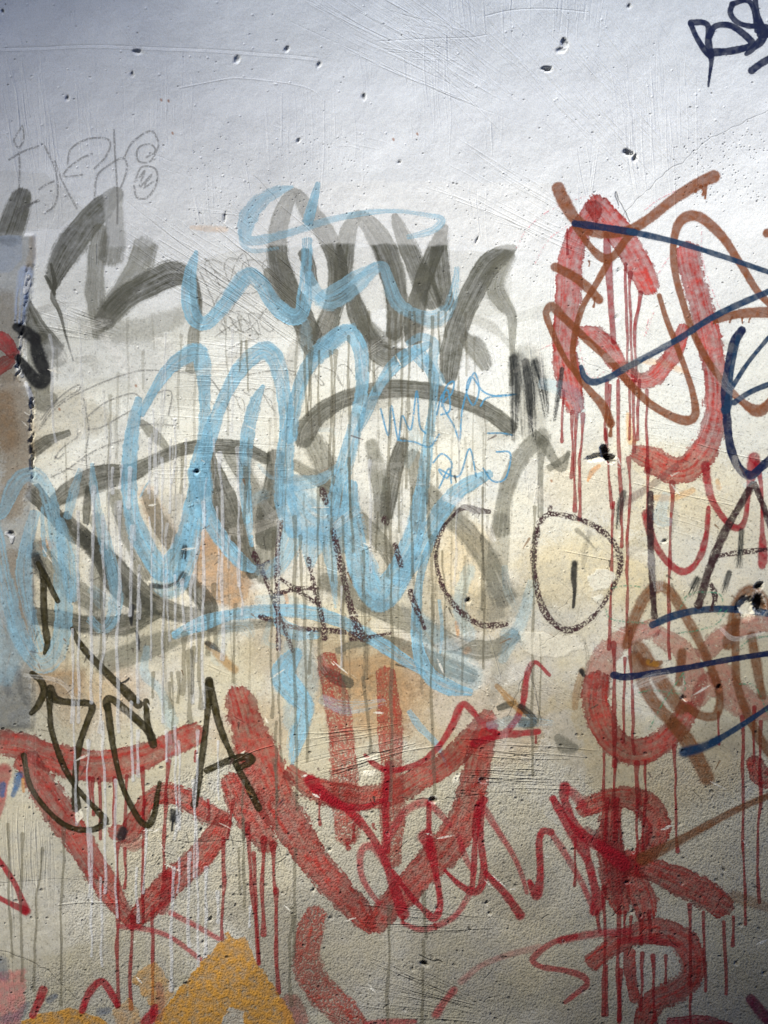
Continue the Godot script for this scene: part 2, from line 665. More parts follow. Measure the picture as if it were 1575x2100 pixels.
	hole(1150, 103, 14, 8, 0.006, 0, 0.1)
	hole(1289, 313, 15, 7, 0.014, 20, 0.65)
	hole(1302, 324, 7, 9, 0.012, 0, 0.6)
	hole(1243, 930, 9, 20, 0.018, -25, 0.85)
	hole(1250, 940, 14, 9, 0.018, 20, 0.85)
	hole(1225, 938, 26, 8, 0.006, -10, 0.1)
	hole(403, 967, 6, 3.5, 0.009, 0, 0.9)
	hole(1270, 557, 9, 8, 0.003, 0, 0.0)
	hole(1265, 652, 7, 6, 0.002, 0, 0.0)
	hole(1557, 1238, 11, 22, 0.018, -18, 0.7)
	hole(1530, 1246, 24, 26, 0.010, 10, 0.0)
	hole(1556, 1202, 10, 7, 0.012, -20, 0.8)
	hole(282, 106, 14, 5, 0.009, 12, 0.4)
	hole(486, 122, 8, 11, 0.007, 10, 0.2)
	hole(588, 100, 6, 8, 0.007, 30, 0.2)
	hole(654, 132, 5, 7, 0.006, 20, 0.25)
	hole(138, 202, 5, 6, 0.007, 0, 0.4)
	hole(272, 153, 4, 8, 0.006, -10, 0.35)
	hole(746, 198, 4, 9, 0.008, -10, 0.6)
	hole(612, 288, 4, 6, 0.007, 20, 0.45)
	hole(1290, 12, 5, 6, 0.007, 20, 0.5)
	hole(5, 22, 4, 7, 0.006, -30, 0.6)
	hole(819, 333, 4, 3, 0.006, 0, 0.6)
	hole(978, 492, 2.6, 13, 0.006, 22, 0.6)
	hole(461, 445, 2.6, 18, 0.005, 8, 0.5)
	hole(990, 1600, 8, 5, 0.006, 15, 0.3)
	hole(960, 1231, 5, 5, 0.008, 0, 0.6)
	hole(870, 1976, 10, 4, 0.010, 20, 0.7)
	hole(888, 1640, 9, 6, 0.008, 20, 0.5)
	hole(1475, 1410, 8, 5, 0.006, 30, 0.0)
	hole(1403, 1432, 9, 4, 0.006, 30, 0.0)
	hole(1363, 1109, 5, 2.6, 0.005, 0, 0.6)
	for k in 30:
		hole(rng.randf_range(330, 1570), rng.randf_range(1640, 2090), rng.randf_range(2.6, 5.5), rng.randf_range(2.4, 4), rng.randf_range(0.002, 0.006), rng.randf_range(0, 90), 0.2)
	# pinholes
	for k in 420:
		pit(rng.randf_range(-60, 1630), rng.randf_range(-90, 1500), rng.randf_range(0.9, 2.2), 0.10, rng.randf_range(0.2, 0.65), rng.randf_range(0.8, 1.6))
	for k in 160:
		pit(rng.randf_range(380, 760), rng.randf_range(280, 470), rng.randf_range(0.9, 2.0), 0.10, 0.35)
	for k in 170:
		pit(rng.randf_range(1380, 1570), rng.randf_range(270, 420), rng.randf_range(0.9, 2.0), 0.10, 0.45)
	for k in 160:
		pit(rng.randf_range(930, 1280), rng.randf_range(330, 600), rng.randf_range(0.9, 2.0), 0.08, 0.4)
	for k in 420:
		pit(rng.randf_range(-60, 1630), rng.randf_range(1480, 2190), rng.randf_range(1.2, 3.6), 0.16, rng.randf_range(0.25, 0.6), rng.randf_range(0.7, 1.8))
	# nibs that stand proud
	for k in 420:
		pit(rng.randf_range(-60, 1630), rng.randf_range(-90, 1500), rng.randf_range(1.2, 2.8), -0.09, -0.03)
	# small rust spots
	for p in [[353, 272], [345, 206], [330, 204], [121, 838], [278, 790], [1130, 985], [855, 274], [806, 285]]:
		var rust := {"c": lin(150, 90, 45), "op": 0.7, "soft": 0.8}
		paint(rust, "%d,%d,5 %d,%d,4" % [p[0], p[1], p[0] + 1, p[1] + 2], "rust_spot", false)


# the old panel let into the left end: it stands a few millimetres proud behind a torn fillet of filler
func panel_step() -> void:
	for gy in NY + 1:
		var y := gy * CELL - OY
		if y < 478 or y > 1496:
			continue
		var wob := (n_mid[((gy * 3) & 511) << 9] - 0.5) * 9.0
		var edge := 71.0
		if y > 545 and y < 790:
			edge = lerpf(58.0, 34.0, clampf((y - 560) / 220.0, 0, 1)) + wob * 1.6
		elif y >= 790 and y < 1000:
			edge = 64.0 + wob
		for gx in NX + 1:
			var x := gx * CELL - OX
			if x < edge:
				macro[gy * (NX + 1) + gx] += 0.0022 * clampf(minf((y - 478) / 6.0, (1496 - y) / 10.0), 0.0, 1.0)
			if y > 560 and y < 1000 and x >= edge and x < edge + 4.6:
				var open := 0.8 if (y > 715 and y < 770) or (y > 818 and y < 980) else 0.12
				macro[gy * (NX + 1) + gx] -= 0.008 * open * (0.3 + 1.0 * n_big[((gy * 3) & 511) << 9 | 7])
			elif y > 540 and y < 980 and x >= edge + 4.6 and x < edge + 10.0:
				macro[gy * (NX + 1) + gx] += 0.0022 * n_mid[((gy * 4) & 511) << 9 | 99]


func grid_normals() -> void:
	gnorm.resize((NX + 1) * (NY + 1))
	var s := CELL * MM
	for gy in NY + 1:
		for gx in NX + 1:
			var l := macro[gy * (NX + 1) + maxi(0, gx - 1)]
			var r := macro[gy * (NX + 1) + mini(NX, gx + 1)]
			var u := macro[maxi(0, gy - 1) * (NX + 1) + gx]
			var d := macro[mini(NY, gy + 1) * (NX + 1) + gx]
			gnorm[gy * (NX + 1) + gx] = Vector3((l - r) / (2 * s), (d - u) / (2 * s), 1.0).normalized()


func finish_wall() -> void:
	var total := TW * TH
	var lut := PackedByteArray()
	lut.resize(4097)
	for i in 4097:
		lut[i] = int(clampf(Color(i / 4096.0, 0, 0).linear_to_srgb().r * 255.0 + 0.5, 0, 255))
	var px := PackedByteArray()
	px.resize(total * 3)
	var rb := PackedByteArray()
	rb.resize(total)
	var j := 0
	for i in total:
		px[j] = lut[int(clampf(cr[i], 0.004, 0.88) * 4096.0)]
		px[j + 1] = lut[int(clampf(cg[i], 0.004, 0.88) * 4096.0)]
		px[j + 2] = lut[int(clampf(cb[i], 0.004, 0.88) * 4096.0)]
		rb[i] = int(clampf(ro[i], 0.2, 1.0) * 255.0)
		j += 3
	var m := StandardMaterial3D.new()
	m.resource_name = "painted plaster"
	m.albedo_texture = ImageTexture.create_from_image(Image.create_from_data(TW, TH, false, Image.FORMAT_RGB8, px))
	m.roughness = 1.0
	m.roughness_texture = ImageTexture.create_from_image(Image.create_from_data(TW, TH, false, Image.FORMAT_L8, rb))
	m.roughness_texture_channel = BaseMaterial3D.TEXTURE_CHANNEL_RED
	m.metallic_specular = 0.4
	m.heightmap_enabled = true
	m.heightmap_scale = 1.0
	m.heightmap_texture = ImageTexture.create_from_image(Image.create_from_data(TW, TH, false, Image.FORMAT_RF, hh.to_byte_array()))
	m.texture_repeat = false
	wall_material = m
	grid_normals()
	part("plaster_coat", sheet_from(range(NX * NY), false), m, wall)
	for f in films:
		var mesh := sheet_from(f[2], true)
		if mesh:
			part(f[1], mesh, m, f[0])


func _ready() -> void:
	rng.seed = 41
	# ---- camera, sky, sun, exposure
	var cam := Camera3D.new()
	cam.name = "camera"
	cam.position = Vector3(0, BASE_Y, 3.0)
	cam.fov = rad_to_deg(2.0 * atan(1050.0 * MM / 3.0))
	cam.near = 0.05
	cam.far = 400.0
	add_child(cam)
	cam.current = true
	var env := Environment.new()
	env.background_mode = Environment.BG_SKY
	var skm := ProceduralSkyMaterial.new()
	skm.sky_top_color = Color(0.15, 0.39, 0.76)
	skm.sky_horizon_color = Color(0.45, 0.65, 0.87)
	skm.sky_curve = 0.18
	skm.ground_bottom_color = Color(0.22, 0.2, 0.18)
	skm.ground_horizon_color = Color(0.5, 0.5, 0.5)
	var sky := Sky.new()
	sky.sky_material = skm
	env.sky = sky
	env.ambient_light_source = Environment.AMBIENT_SOURCE_SKY
	env.tonemap_mode = Environment.TONE_MAPPER_LINEAR
	env.tonemap_exposure = 1.85
	env.sdfgi_enabled = true
	env.ssao_enabled = true
	env.ssil_enabled = true
	var we := WorldEnvironment.new()
	we.name = "world_environment"
	we.environment = env
	add_child(we)
	var sun := DirectionalLight3D.new()
	sun.name = "sun"
	sun.light_color = Color(1.0, 0.985, 0.945)
	sun.light_energy = 1.5
	sun.light_angular_distance = 4.0
	sun.shadow_enabled = true
	add_child(sun)
	sun.look_at_from_position(SUN_AT, Vector3.ZERO, Vector3.UP)

	# ---- the ground, and the added building and tree that shade the wall
	surroundings()

	# ---- the wall
	wall = thing("graffiti_wall", "weathered white plaster wall covered in layered graffiti tags and paint drips", "wall")
	wall.set_meta("kind", "thing")
	n_fine = tile_noise(FastNoiseLite.TYPE_SIMPLEX_SMOOTH, 11, 0.19, 2)
	n_mid = tile_noise(FastNoiseLite.TYPE_SIMPLEX_SMOOTH, 23, 0.055, 3)
	n_big = tile_noise(FastNoiseLite.TYPE_SIMPLEX_SMOOTH, 37, 0.017, 4)
	n_streak = tile_noise(FastNoiseLite.TYPE_SIMPLEX_SMOOTH, 51, 0.16, 2)
	# stretch the streak noise along its second axis
	var st := PackedFloat32Array()
	st.resize(262144)
	for y in 512:
		for x in 512:
			st[y << 9 | x] = n_streak[((y * 2) & 511) << 9 | (x >> 4)] * 0.6 + n_streak[(y & 511) << 9 | ((x >> 3) + 200)] * 0.4
	n_streak = st
	plaster_ground()
	macro_ground()
	panel_step()
	marks()
	weather()
	relief()
	finish_wall()
	wall_rest()


const SUN_AT := Vector3(-0.50, 0.75, 0.43)


func mottled(a: Color, b: Color, freq: float, rough := 0.9) -> StandardMaterial3D:
	var m := StandardMaterial3D.new()
	var n := NoiseTexture2D.new()
	n.width = 256
	n.height = 256
	n.seamless = true
	var f := FastNoiseLite.new()
	f.seed = 7
	f.frequency = freq
	f.fractal_octaves = 5
	n.noise = f
	var g := Gradient.new()
	g.set_color(0, a)
	g.set_color(1, b)
	n.color_ramp = g
	m.albedo_texture = n
	m.roughness = rough
	m.uv1_triplanar = true
	m.uv1_world_triplanar = true
	m.uv1_scale = Vector3(0.6, 0.6, 0.6)
	return m


# one coat of plain plaster between two heights, whitewashed above with skylight blue in its tones, bare render below
func plain_coat(x0: float, x1: float, y0: float, y1: float) -> ArrayMesh:
	var tones := [[-1.0, lin(140, 136, 124)], [0.15, lin(154, 149, 134)], [0.6, lin(176, 169, 150)], [0.92, lin(188, 181, 160)], [1.18, lin(204, 196, 172)], [1.42, lin(220, 213, 193)], [1.7, lin(229, 226, 212)], [2.05, lin(228, 229, 224)], [2.7, lin(216, 221, 227)], [5.0, lin(208, 216, 226)]]
	var st := SurfaceTool.new()
	st.begin(Mesh.PRIMITIVE_TRIANGLES)
	var ny := maxi(1, int((y1 - y0) / 0.06))
	var nx := maxi(1, int((x1 - x0) / 0.25))
	for gy in ny + 1:
		for gx in nx + 1:
			var x := lerpf(x0, x1, float(gx) / nx)
			var y := lerpf(y0, y1, float(gy) / ny)
			var yy := y + 0.22 * sin(x * 3.1) * sin(x * 1.3 + y * 2.0) * clampf((2.0 - y) * 2.0, 0.0, 1.0)
			var k := 0
			while k < tones.size() - 2 and yy > tones[k + 1][0]:
				k += 1
			var c: Vector3 = tones[k][1].lerp(tones[k + 1][1], clampf((yy - tones[k][0]) / (tones[k + 1][0] - tones[k][0]), 0.0, 1.0))
			st.set_color(Color(c.x, c.y, c.z))
			st.set_normal(Vector3.BACK)
			st.add_vertex(Vector3(x, y, 0))
	for gy in ny:
		for gx in nx:
			var a := gy * (nx + 1) + gx
			for q in [a, a + nx + 1, a + 1, a + 1, a + nx + 1, a + nx + 2]:
				st.add_index(q)
	return st.commit()


# the plain rest of the wall round the surveyed stretch, its core and its coping
func wall_rest() -> void:
	var coat := mottled(Color8(246, 246, 246), Color8(255, 255, 255), 0.05)
	coat.uv1_scale = Vector3(1.7, 1.7, 1.7)
	coat.vertex_color_use_as_albedo = true
	var core := mottled(Color8(176, 174, 166), Color8(196, 192, 184), 0.05)
	var x0 := (-OX - MID_X) * MM
	var x1 := (NX * CELL - OX - MID_X) * MM
	var y1 := BASE_Y + (MID_Y + OY) * MM
	var y0 := BASE_Y + (MID_Y - (NY * CELL - OY)) * MM
	var top := 3.9
	part("plaster_side", plain_coat(x0 - 6.0, x0, 0.0, top), coat, wall)
	part("plaster_side", plain_coat(x1, x1 + 6.0, 0.0, top), coat, wall)
	part("plaster_top", plain_coat(x0, x1, y1, top), coat, wall)
	part("plaster_foot", plain_coat(x0, x1, 0.0, y0), coat, wall)
	for b in [[x0 - 3.0, 6.0, top / 2, top], [x1 + 3.0, 6.0, top / 2, top], [(x0 + x1) / 2, x1 - x0, (top + y1) / 2, top - y1], [(x0 + x1) / 2, x1 - x0, y0 / 2, y0]]:
		part("wall_backing", box(Vector3(b[1], b[3], 0.05)), core, wall, Vector3(b[0], b[2], -0.029))
	part("wall_core", box(Vector3(x1 - x0 + 12.0, top, 0.3)), core, wall, Vector3((x0 + x1) / 2, top / 2, -0.206))
	part("coping", box(Vector3(x1 - x0 + 12.1, 0.08, 0.42)), mottled(Color8(140, 138, 130), Color8(165, 162, 152), 0.03), wall, Vector3((x0 + x1) / 2, top + 0.04, -0.17))


func surroundings() -> void:
	var gm := mottled(Color8(70, 69, 66), Color8(96, 94, 88), 0.03)
	var g := part("ground", box(Vector3(300, 0.2, 300)), gm, self, Vector3(0, -0.1, 0))
	g.set_meta("kind", "structure")
	g.set_meta("label", "worn grey paving along the foot of the graffiti wall")
	# added building out of view: roof and eaves placed to shade the lower right
	var added_house := thing("added_house", "added unseen building that shades the lower right of the graffiti wall", "added_house", Vector3(-5.0, 0, 5.0))
	var render_ := mottled(Color8(92, 78, 68), Color8(116, 100, 88), 0.02)
	var tiles := mottled(Color8(96, 62, 50), Color8(124, 82, 66), 0.06)
	part("added_house_wall", box(Vector3(30.0, EAVES, 8.0)), render_, added_house, Vector3(0, EAVES / 2, 4.0))
	var added_gable := PrismMesh.new()
	added_gable.size = Vector3(9.0, 5.4, 8.0)
	part("added_gable", added_gable, tiles, added_house, Vector3(GABLE_X + 4.5, EAVES + 2.7, 4.0))
	var pane := StandardMaterial3D.new()
	pane.albedo_color = Color8(40, 46, 52)
	pane.roughness = 0.1
	var wood := StandardMaterial3D.new()
	wood.albedo_color = Color8(170, 168, 160)
	for k in 5:
		for f in 3:
			var w := part("window", box(Vector3(1.1, 1.5, 0.06)), wood, added_house, Vector3(-9.0 + k * 4.0, 1.6 + f * 2.7, -0.03))
			for s in [-1, 1]:
				part("pane", box(Vector3(0.44, 1.3, 0.02)), pane, w, Vector3(s * 0.25, 0, -0.032))
	# added tree out of view, placed to dim the upper left of the wall
	var tree := thing("added_tree", "added unseen leafy tree that shades the upper left of the graffiti wall", "tree", TREE_AT)
	var bark := mottled(Color8(70, 60, 48), Color8(104, 92, 76), 0.05)
	var trunk := CylinderMesh.new()
	trunk.bottom_radius = 0.26
	trunk.top_radius = 0.10
	trunk.height = 10.5
	part("trunk", trunk, bark, tree, Vector3(0, 5.25, 0))
	var added_bough := CylinderMesh.new()
	added_bough.bottom_radius = 0.09
	added_bough.top_radius = 0.03
	added_bough.height = 7.2
	var limb := part("added_bough", added_bough, bark, tree, Vector3(3.5, 10.95, 0.15))
	limb.rotation = Vector3(0, 0, -PI / 2 + 0.12)
	var leaf := StandardMaterial3D.new()
	leaf.albedo_color = Color8(74, 104, 46)
	leaf.roughness = 0.7
	leaf.cull_mode = BaseMaterial3D.CULL_DISABLED
	var q := QuadMesh.new()
	q.size = Vector2(0.22, 0.16)
	q.material = leaf
	var mm := MultiMesh.new()
	mm.transform_format = MultiMesh.TRANSFORM_3D
	mm.mesh = q
	mm.instance_count = 8050
	for i in 8050:
		var d := Vector3(rng.randfn(), rng.randfn(), rng.randfn()) * 0.42
		var clump := Vector3(sin(i % 17 * 2.4), cos(i % 17 * 1.7), sin(i % 17 * 4.1)) * Vector3(1.5, 1.7, 1.1)
		var b := Basis.from_euler(Vector3(rng.randf() * TAU, rng.randf() * TAU, rng.randf() * TAU))
		var at := Vector3(0, 11.4, 0) + clump + d
		if i >= 7500:   # added leaves, placed to dim the top of the wall
			at = Vector3(rng.randf_range(1.6, 7.0), 10.55 + absf(rng.randfn()) * 0.7, 0.3 + rng.randfn() * 0.3)
		mm.set_instance_transform(i, Transform3D(b, at))
	var added_crown := MultiMeshInstance3D.new()
	added_crown.name = "added_crown"
	added_crown.multimesh = mm
	added_crown.set_meta("kind", "stuff")
	tree.add_child(added_crown, true)


const EAVES := 8.8
const GABLE_X := -0.7  # set so the added roof shades the lower right corner
const TREE_AT := Vector3(-8.5, 0, 3.6)


# ------------------------------------------------------------------ everything that hands have put on the wall, oldest first
var GREY := {"c": lin(78, 78, 67), "op": 0.84, "glaze": 0.35, "soft": 0.22, "rough": 0.10, "dry": 0.05, "tail": 0.12, "vary": 0.3, "rr": 0.75, "bristles": 18.0, "hairs": 0.6, "cut": 8.0, "wide": 1.1, "pool": 0.7, "wob": 0.1, "core": 0.0, "rim": -0.25}
var GREY_THIN := {"c": lin(112, 111, 98), "op": 0.72, "glaze": 0.35, "soft": 0.4, "rough": 0.14, "dry": 0.12, "tail": 0.25, "vary": 0.3, "bristles": 18.0, "hairs": 0.7, "cut": 6.0, "wide": 1.12, "pool": 0.7, "wob": 0.12}
var GREY_FAINT := {"c": lin(160, 159, 150), "op": 0.5, "glaze": 0.6, "soft": 0.5, "rough": 0.3, "dry": 0.3, "vary": 0.3}
var GREY_DRIP := {"c": lin(132, 128, 112), "op": 0.72, "glaze": 0.7, "soft": 0.35, "rough": 0.3, "vary": 0.3, "rim": 0.15}
var WHITE_DRIP := {"c": lin(200, 202, 206), "op": 0.52, "soft": 0.35, "rough": 0.4, "vary": 0.5, "grain": 0.1, "lift": 0.03}
var BLUE := {"c": lin(128, 175, 197), "op": 0.8, "glaze": 0.14, "soft": 0.14, "rough": 0.12, "dry": 0.17, "tail": 0.3, "vary": 0.35, "lift": 0.015, "rr": 0.6, "bristles": 16.0, "hairs": 0.8, "cut": 6.0, "wide": 1.16, "pool": 0.4, "wob": 0.12}
var BLUE_THIN := {"c": lin(136, 178, 198), "op": 0.66, "glaze": 0.3, "soft": 0.22, "rough": 0.2, "dry": 0.3, "tail": 0.25, "vary": 0.25, "bristles": 14.0, "hairs": 0.9, "cut": 4.0, "wide": 1.15, "wob": 0.14}
var BLUE_WASH := {"c": lin(150, 192, 212), "op": 0.42, "glaze": 0.4, "soft": 0.6, "rough": 0.5, "dry": 0.4, "vary": 0.35, "bristles": 10.0}
var RED := {"c": lin(162, 56, 50), "op": 0.84, "glaze": 0.6, "soft": 0.10, "rough": 0.34, "rim": 0.32, "vary": 0.5, "lift": 0.01, "rr": 0.6, "bristles": 12.0, "hairs": 0.6, "cut": 10.0, "grain": 0.05, "wide": 1.06, "wob": 0.1, "pool": 0.6}
var RED_DRY := {"c": lin(158, 64, 54), "op": 0.8, "glaze": 0.55, "soft": 0.1, "rough": 0.34, "rim": 0.2, "dry": 0.12, "grain": 0.28, "vary": 0.45, "bristles": 12.0, "hairs": 0.6, "cut": 10.0, "wide": 1.06, "wob": 0.12, "pool": 0.4}
var RED_FAINT := {"c": lin(164, 72, 62), "op": 0.62, "glaze": 0.65, "soft": 0.2, "rough": 0.4, "rim": 0.3, "grain": 0.18, "vary": 0.45, "hairs": 0.4, "cut": 6.0, "wob": 0.14, "pool": 0.4}
var RED_DRIP := {"c": lin(142, 30, 34), "op": 0.84, "glaze": 0.35, "soft": 0.3, "rough": 0.3, "rim": 0.25, "vary": 0.4, "lift": 0.03, "rr": 0.5, "wide": 1.12}
var CRIMSON := {"c": lin(154, 24, 38), "op": 0.88, "glaze": 0.25, "soft": 0.5, "rough": 0.3, "vary": 0.4, "rr": 0.5, "wide": 0.92, "wob": 0.14, "pool": 0.3}
var CRIMSON_THIN := {"c": lin(162, 46, 54), "op": 0.75, "glaze": 0.3, "soft": 0.8, "rough": 0.5, "vary": 0.5, "grain": 0.15, "wide": 1.0}
var BROWN := {"c": lin(126, 70, 34), "op": 0.92, "glaze": 0.25, "soft": 0.34, "rough": 0.18, "vary": 0.25, "rr": 0.55, "rim": -0.12, "wide": 1.12, "wob": 0.06}
var BROWN_SOFT := {"c": lin(122, 74, 36), "op": 0.85, "glaze": 0.35, "soft": 0.6, "rough": 0.3, "vary": 0.4, "hairs": 0.3, "wide": 1.1, "wob": 0.08}
var NAVY := {"c": lin(8, 48, 80), "op": 0.95, "soft": 0.36, "rough": 0.15, "vary": 0.25, "rr": 0.75, "wide": 1.1, "wob": 0.08}
var NAVY_DARK := {"c": lin(8, 26, 64), "op": 0.97, "soft": 0.22, "rough": 0.12, "vary": 0.25, "rr": 0.75, "wide": 1.12, "wob": 0.1}
var OLIVE := {"c": lin(44, 39, 16), "op": 0.95, "glaze": 0.3, "soft": 0.24, "rough": 0.2, "vary": 0.3, "core": 1.5, "rr": 0.5, "wide": 1.25, "wob": 0.12, "pool": 0.4}
var MAROON := {"c": lin(58, 32, 36), "op": 0.94, "soft": 0.3, "rough": 0.5, "grain": 0.33, "vary": 0.3, "wide": 1.12, "wob": 0.3}
var MAROON_WET := {"c": lin(56, 34, 37), "op": 0.94, "glaze": 0.3, "soft": 0.35, "rough": 0.35, "grain": 0.15, "vary": 0.4, "wob": 0.15, "wide": 1.15}
var PENCIL := {"c": lin(92, 91, 90), "op": 0.62, "soft": 0.6, "rough": 0.4, "grain": 0.31, "vary": 0.3, "wide": 1.2}
var PENCIL_FAINT := {"c": lin(108, 106, 100), "op": 0.6, "soft": 0.6, "rough": 0.4, "grain": 0.35, "vary": 0.3, "wide": 1.15}
var BLUE_CHALK := {"c": lin(72, 148, 190), "op": 0.85, "soft": 0.6, "rough": 0.4, "grain": 0.22, "vary": 0.3, "wide": 1.25}
var GREEN_CHALK := {"c": lin(60, 140, 108), "op": 0.7, "soft": 0.6, "rough": 0.5, "grain": 0.42, "vary": 0.3}
var BLACK := {"c": lin(16, 20, 24), "op": 0.93, "soft": 0.7, "rough": 0.4, "vary": 0.2, "dry": 0.0}
var BLACK_DRY := {"c": lin(20, 25, 26), "op": 0.85, "soft": 0.9, "rough": 0.4, "dry": 0.3, "vary": 0.3, "bristles": 10.0, "hairs": 0.6, "wide": 1.2, "cut": 1.0, "tail": 0.35}
var OCHRE := {"c": lin(188, 138, 60), "op": 0.9, "glaze": 0.3, "vary": 0.65, "fade": 2.0, "wander": 7.0, "grain": 0.15, "lift": 0.01}


func set_of(st: Dictionary, more: Dictionary) -> Dictionary:
	var d := st.duplicate()
	d.merge(more, true)
	return d


func stain(c: Vector3, op: float, pts: String, glaze := 0.5) -> void:
	paint({"c": c, "op": op, "glaze": glaze, "soft": 0.95, "rough": 0.7, "vary": 0.5}, pts, "stain", false)


func marks() -> void:
	old_washes()
	grey_letters()
	pencil()
	blue_scrawl()
	red_letters()
	sprays()
	markers()
	clutter()
	runs()


# faint scuffs, wipes and dribbles of every age that belong to no letter
func clutter() -> void:
	tag_node = null
	var tones := [lin(150, 149, 140), lin(228, 226, 220), lin(150, 186, 204), lin(228, 226, 220), lin(130, 126, 114), lin(214, 208, 196)]
	for k in 120:
		var x := rng.randf_range(40, 1120) if rng.randf() < 0.75 else rng.randf_range(1000, 1580)
		var y := rng.randf_range(640, 1520)
		var d := Vector2.from_angle(rng.randf_range(-0.7, 1.9)) * rng.randf_range(30, 150)
		var w := rng.randf_range(8, 34)
		var bend := rng.randf_range(-20, 20)
		paint({"c": tones[rng.randi() % 6], "op": rng.randf_range(0.15, 0.42), "glaze": rng.randf_range(0.0, 0.7), "soft": 0.4, "rough": 0.4, "dry": rng.randf_range(0.2, 0.5), "tail": 0.3, "hairs": 0.8, "vary": 0.5, "bristles": w * 0.6, "cut": 3.0},
			"%.0f,%.0f,%.0f %.0f,%.0f,%.0f %.0f,%.0f,%.0f" % [x, y, w * 0.7, x + d.x * 0.5 + bend, y + d.y * 0.5 - bend, w, x + d.x, y + d.y, w * 0.5], "scuff", false)
	for k in 130:
		var x := rng.randf_range(100, 1010)
		var y := rng.randf_range(640, 1250)
		var st := set_of(WHITE_DRIP if rng.randf() < (0.5 if x < 500 else 0.1) else GREY_DRIP, {"op": rng.randf_range(0.2, 0.5)})
		lay_drip(st, x, y, y + rng.randf_range(60, 330), rng.randf_range(3.0, 6.0))
	for k in 70:
		var x := rng.randf_range(20, 1560)
		var y := rng.randf_range(860, 1750)
		var d := Vector2.from_angle(rng.randf_range(0.2, 2.9)) * rng.randf_range(5, 26)
		paint({"c": [lin(40, 38, 34), lin(70, 62, 50), lin(120, 84, 44), lin(84, 60, 60)][rng.randi() % 4], "op": rng.randf_range(0.4, 0.9), "soft": 0.6, "rough": 0.6, "grain": 0.2}, "%.0f,%.0f,%.1f %.0f,%.0f,1.5" % [x, y, rng.randf_range(2, 6), x + d.x, y + d.y], "fleck", false)
	for k in 60:
		var x := rng.randf_range(20, 1560)
		var y := rng.randf_range(700, 2050)
		var d := Vector2.from_angle(rng.randf_range(-0.6, 1.2)) * rng.randf_range(6, 40)
		paint({"c": lin(232, 228, 216), "op": rng.randf_range(0.5, 0.9), "soft": 0.5, "rough": 0.7, "grain": 0.25}, "%.0f,%.0f,1.5 %.0f,%.0f,%.1f %.0f,%.0f,1.2" % [x, y, x + d.x * 0.5, y + d.y * 0.5, rng.randf_range(2, 6), x + d.x, y + d.y], "scrape", false)


func lay_drip(st: Dictionary, x: float, y0: float, y1: float, w: float) -> void:
	drip(st, x, y0, y1, w, rng.randf_range(-4, 4), "")


# what weather has done to plaster and paint alike: rubbed high spots, grime in the texture, the fine speckle of the sand
func weather() -> void:
	for y in TH:
		var my := y / SC - OY
		var age := clampf((my - 420.0) / 500.0, 0.15, 1.0)
		var r1 := (y & 511) << 9
		var r2 := ((y * 3 + 40) & 511) << 9
		var r3 := ((y * 2 + 90) & 511) << 9
		var r4 := ((y >> 1) & 511) << 9
		var row := y * TW
		for x in TW:
			var i := row + x
			var f := n_fine[r1 | ((x + 200) & 511)]
			var g := n_fine[r2 | ((x * 3 + 11) & 511)]
			var g2 := n_fine[r2 | ((x * 3 + 250) & 511)]
			var m := n_mid[r3 | ((x * 2 + 60) & 511)]
			var b := n_mid[r4 | ((x >> 1) & 511)]
			var k := 1.0 + (g - 0.5) * 0.42 + (f - 0.5) * 0.16 * age + (m - 0.5) * 0.12 * age
			var worn := clampf((f * 0.5 + m * 0.5 - 0.64) * 5.0, 0.0, 1.0) * 0.3 * age * clampf((b - 0.35) * 3.0, 0.0, 1.0)
			var grime := clampf((0.34 - f * 0.5 - m * 0.5) * 6.0, 0.0, 1.0) * 0.55 * age
			k *= 1.0 - grime
			var t := (g2 - 0.5) * 0.16
			cr[i] = (cr[i] + (0.60 - cr[i]) * worn) * (k + t)
			cg[i] = (cg[i] + (0.58 - cg[i]) * worn) * k
			cb[i] = (cb[i] + (0.52 - cb[i]) * worn) * (k - t)


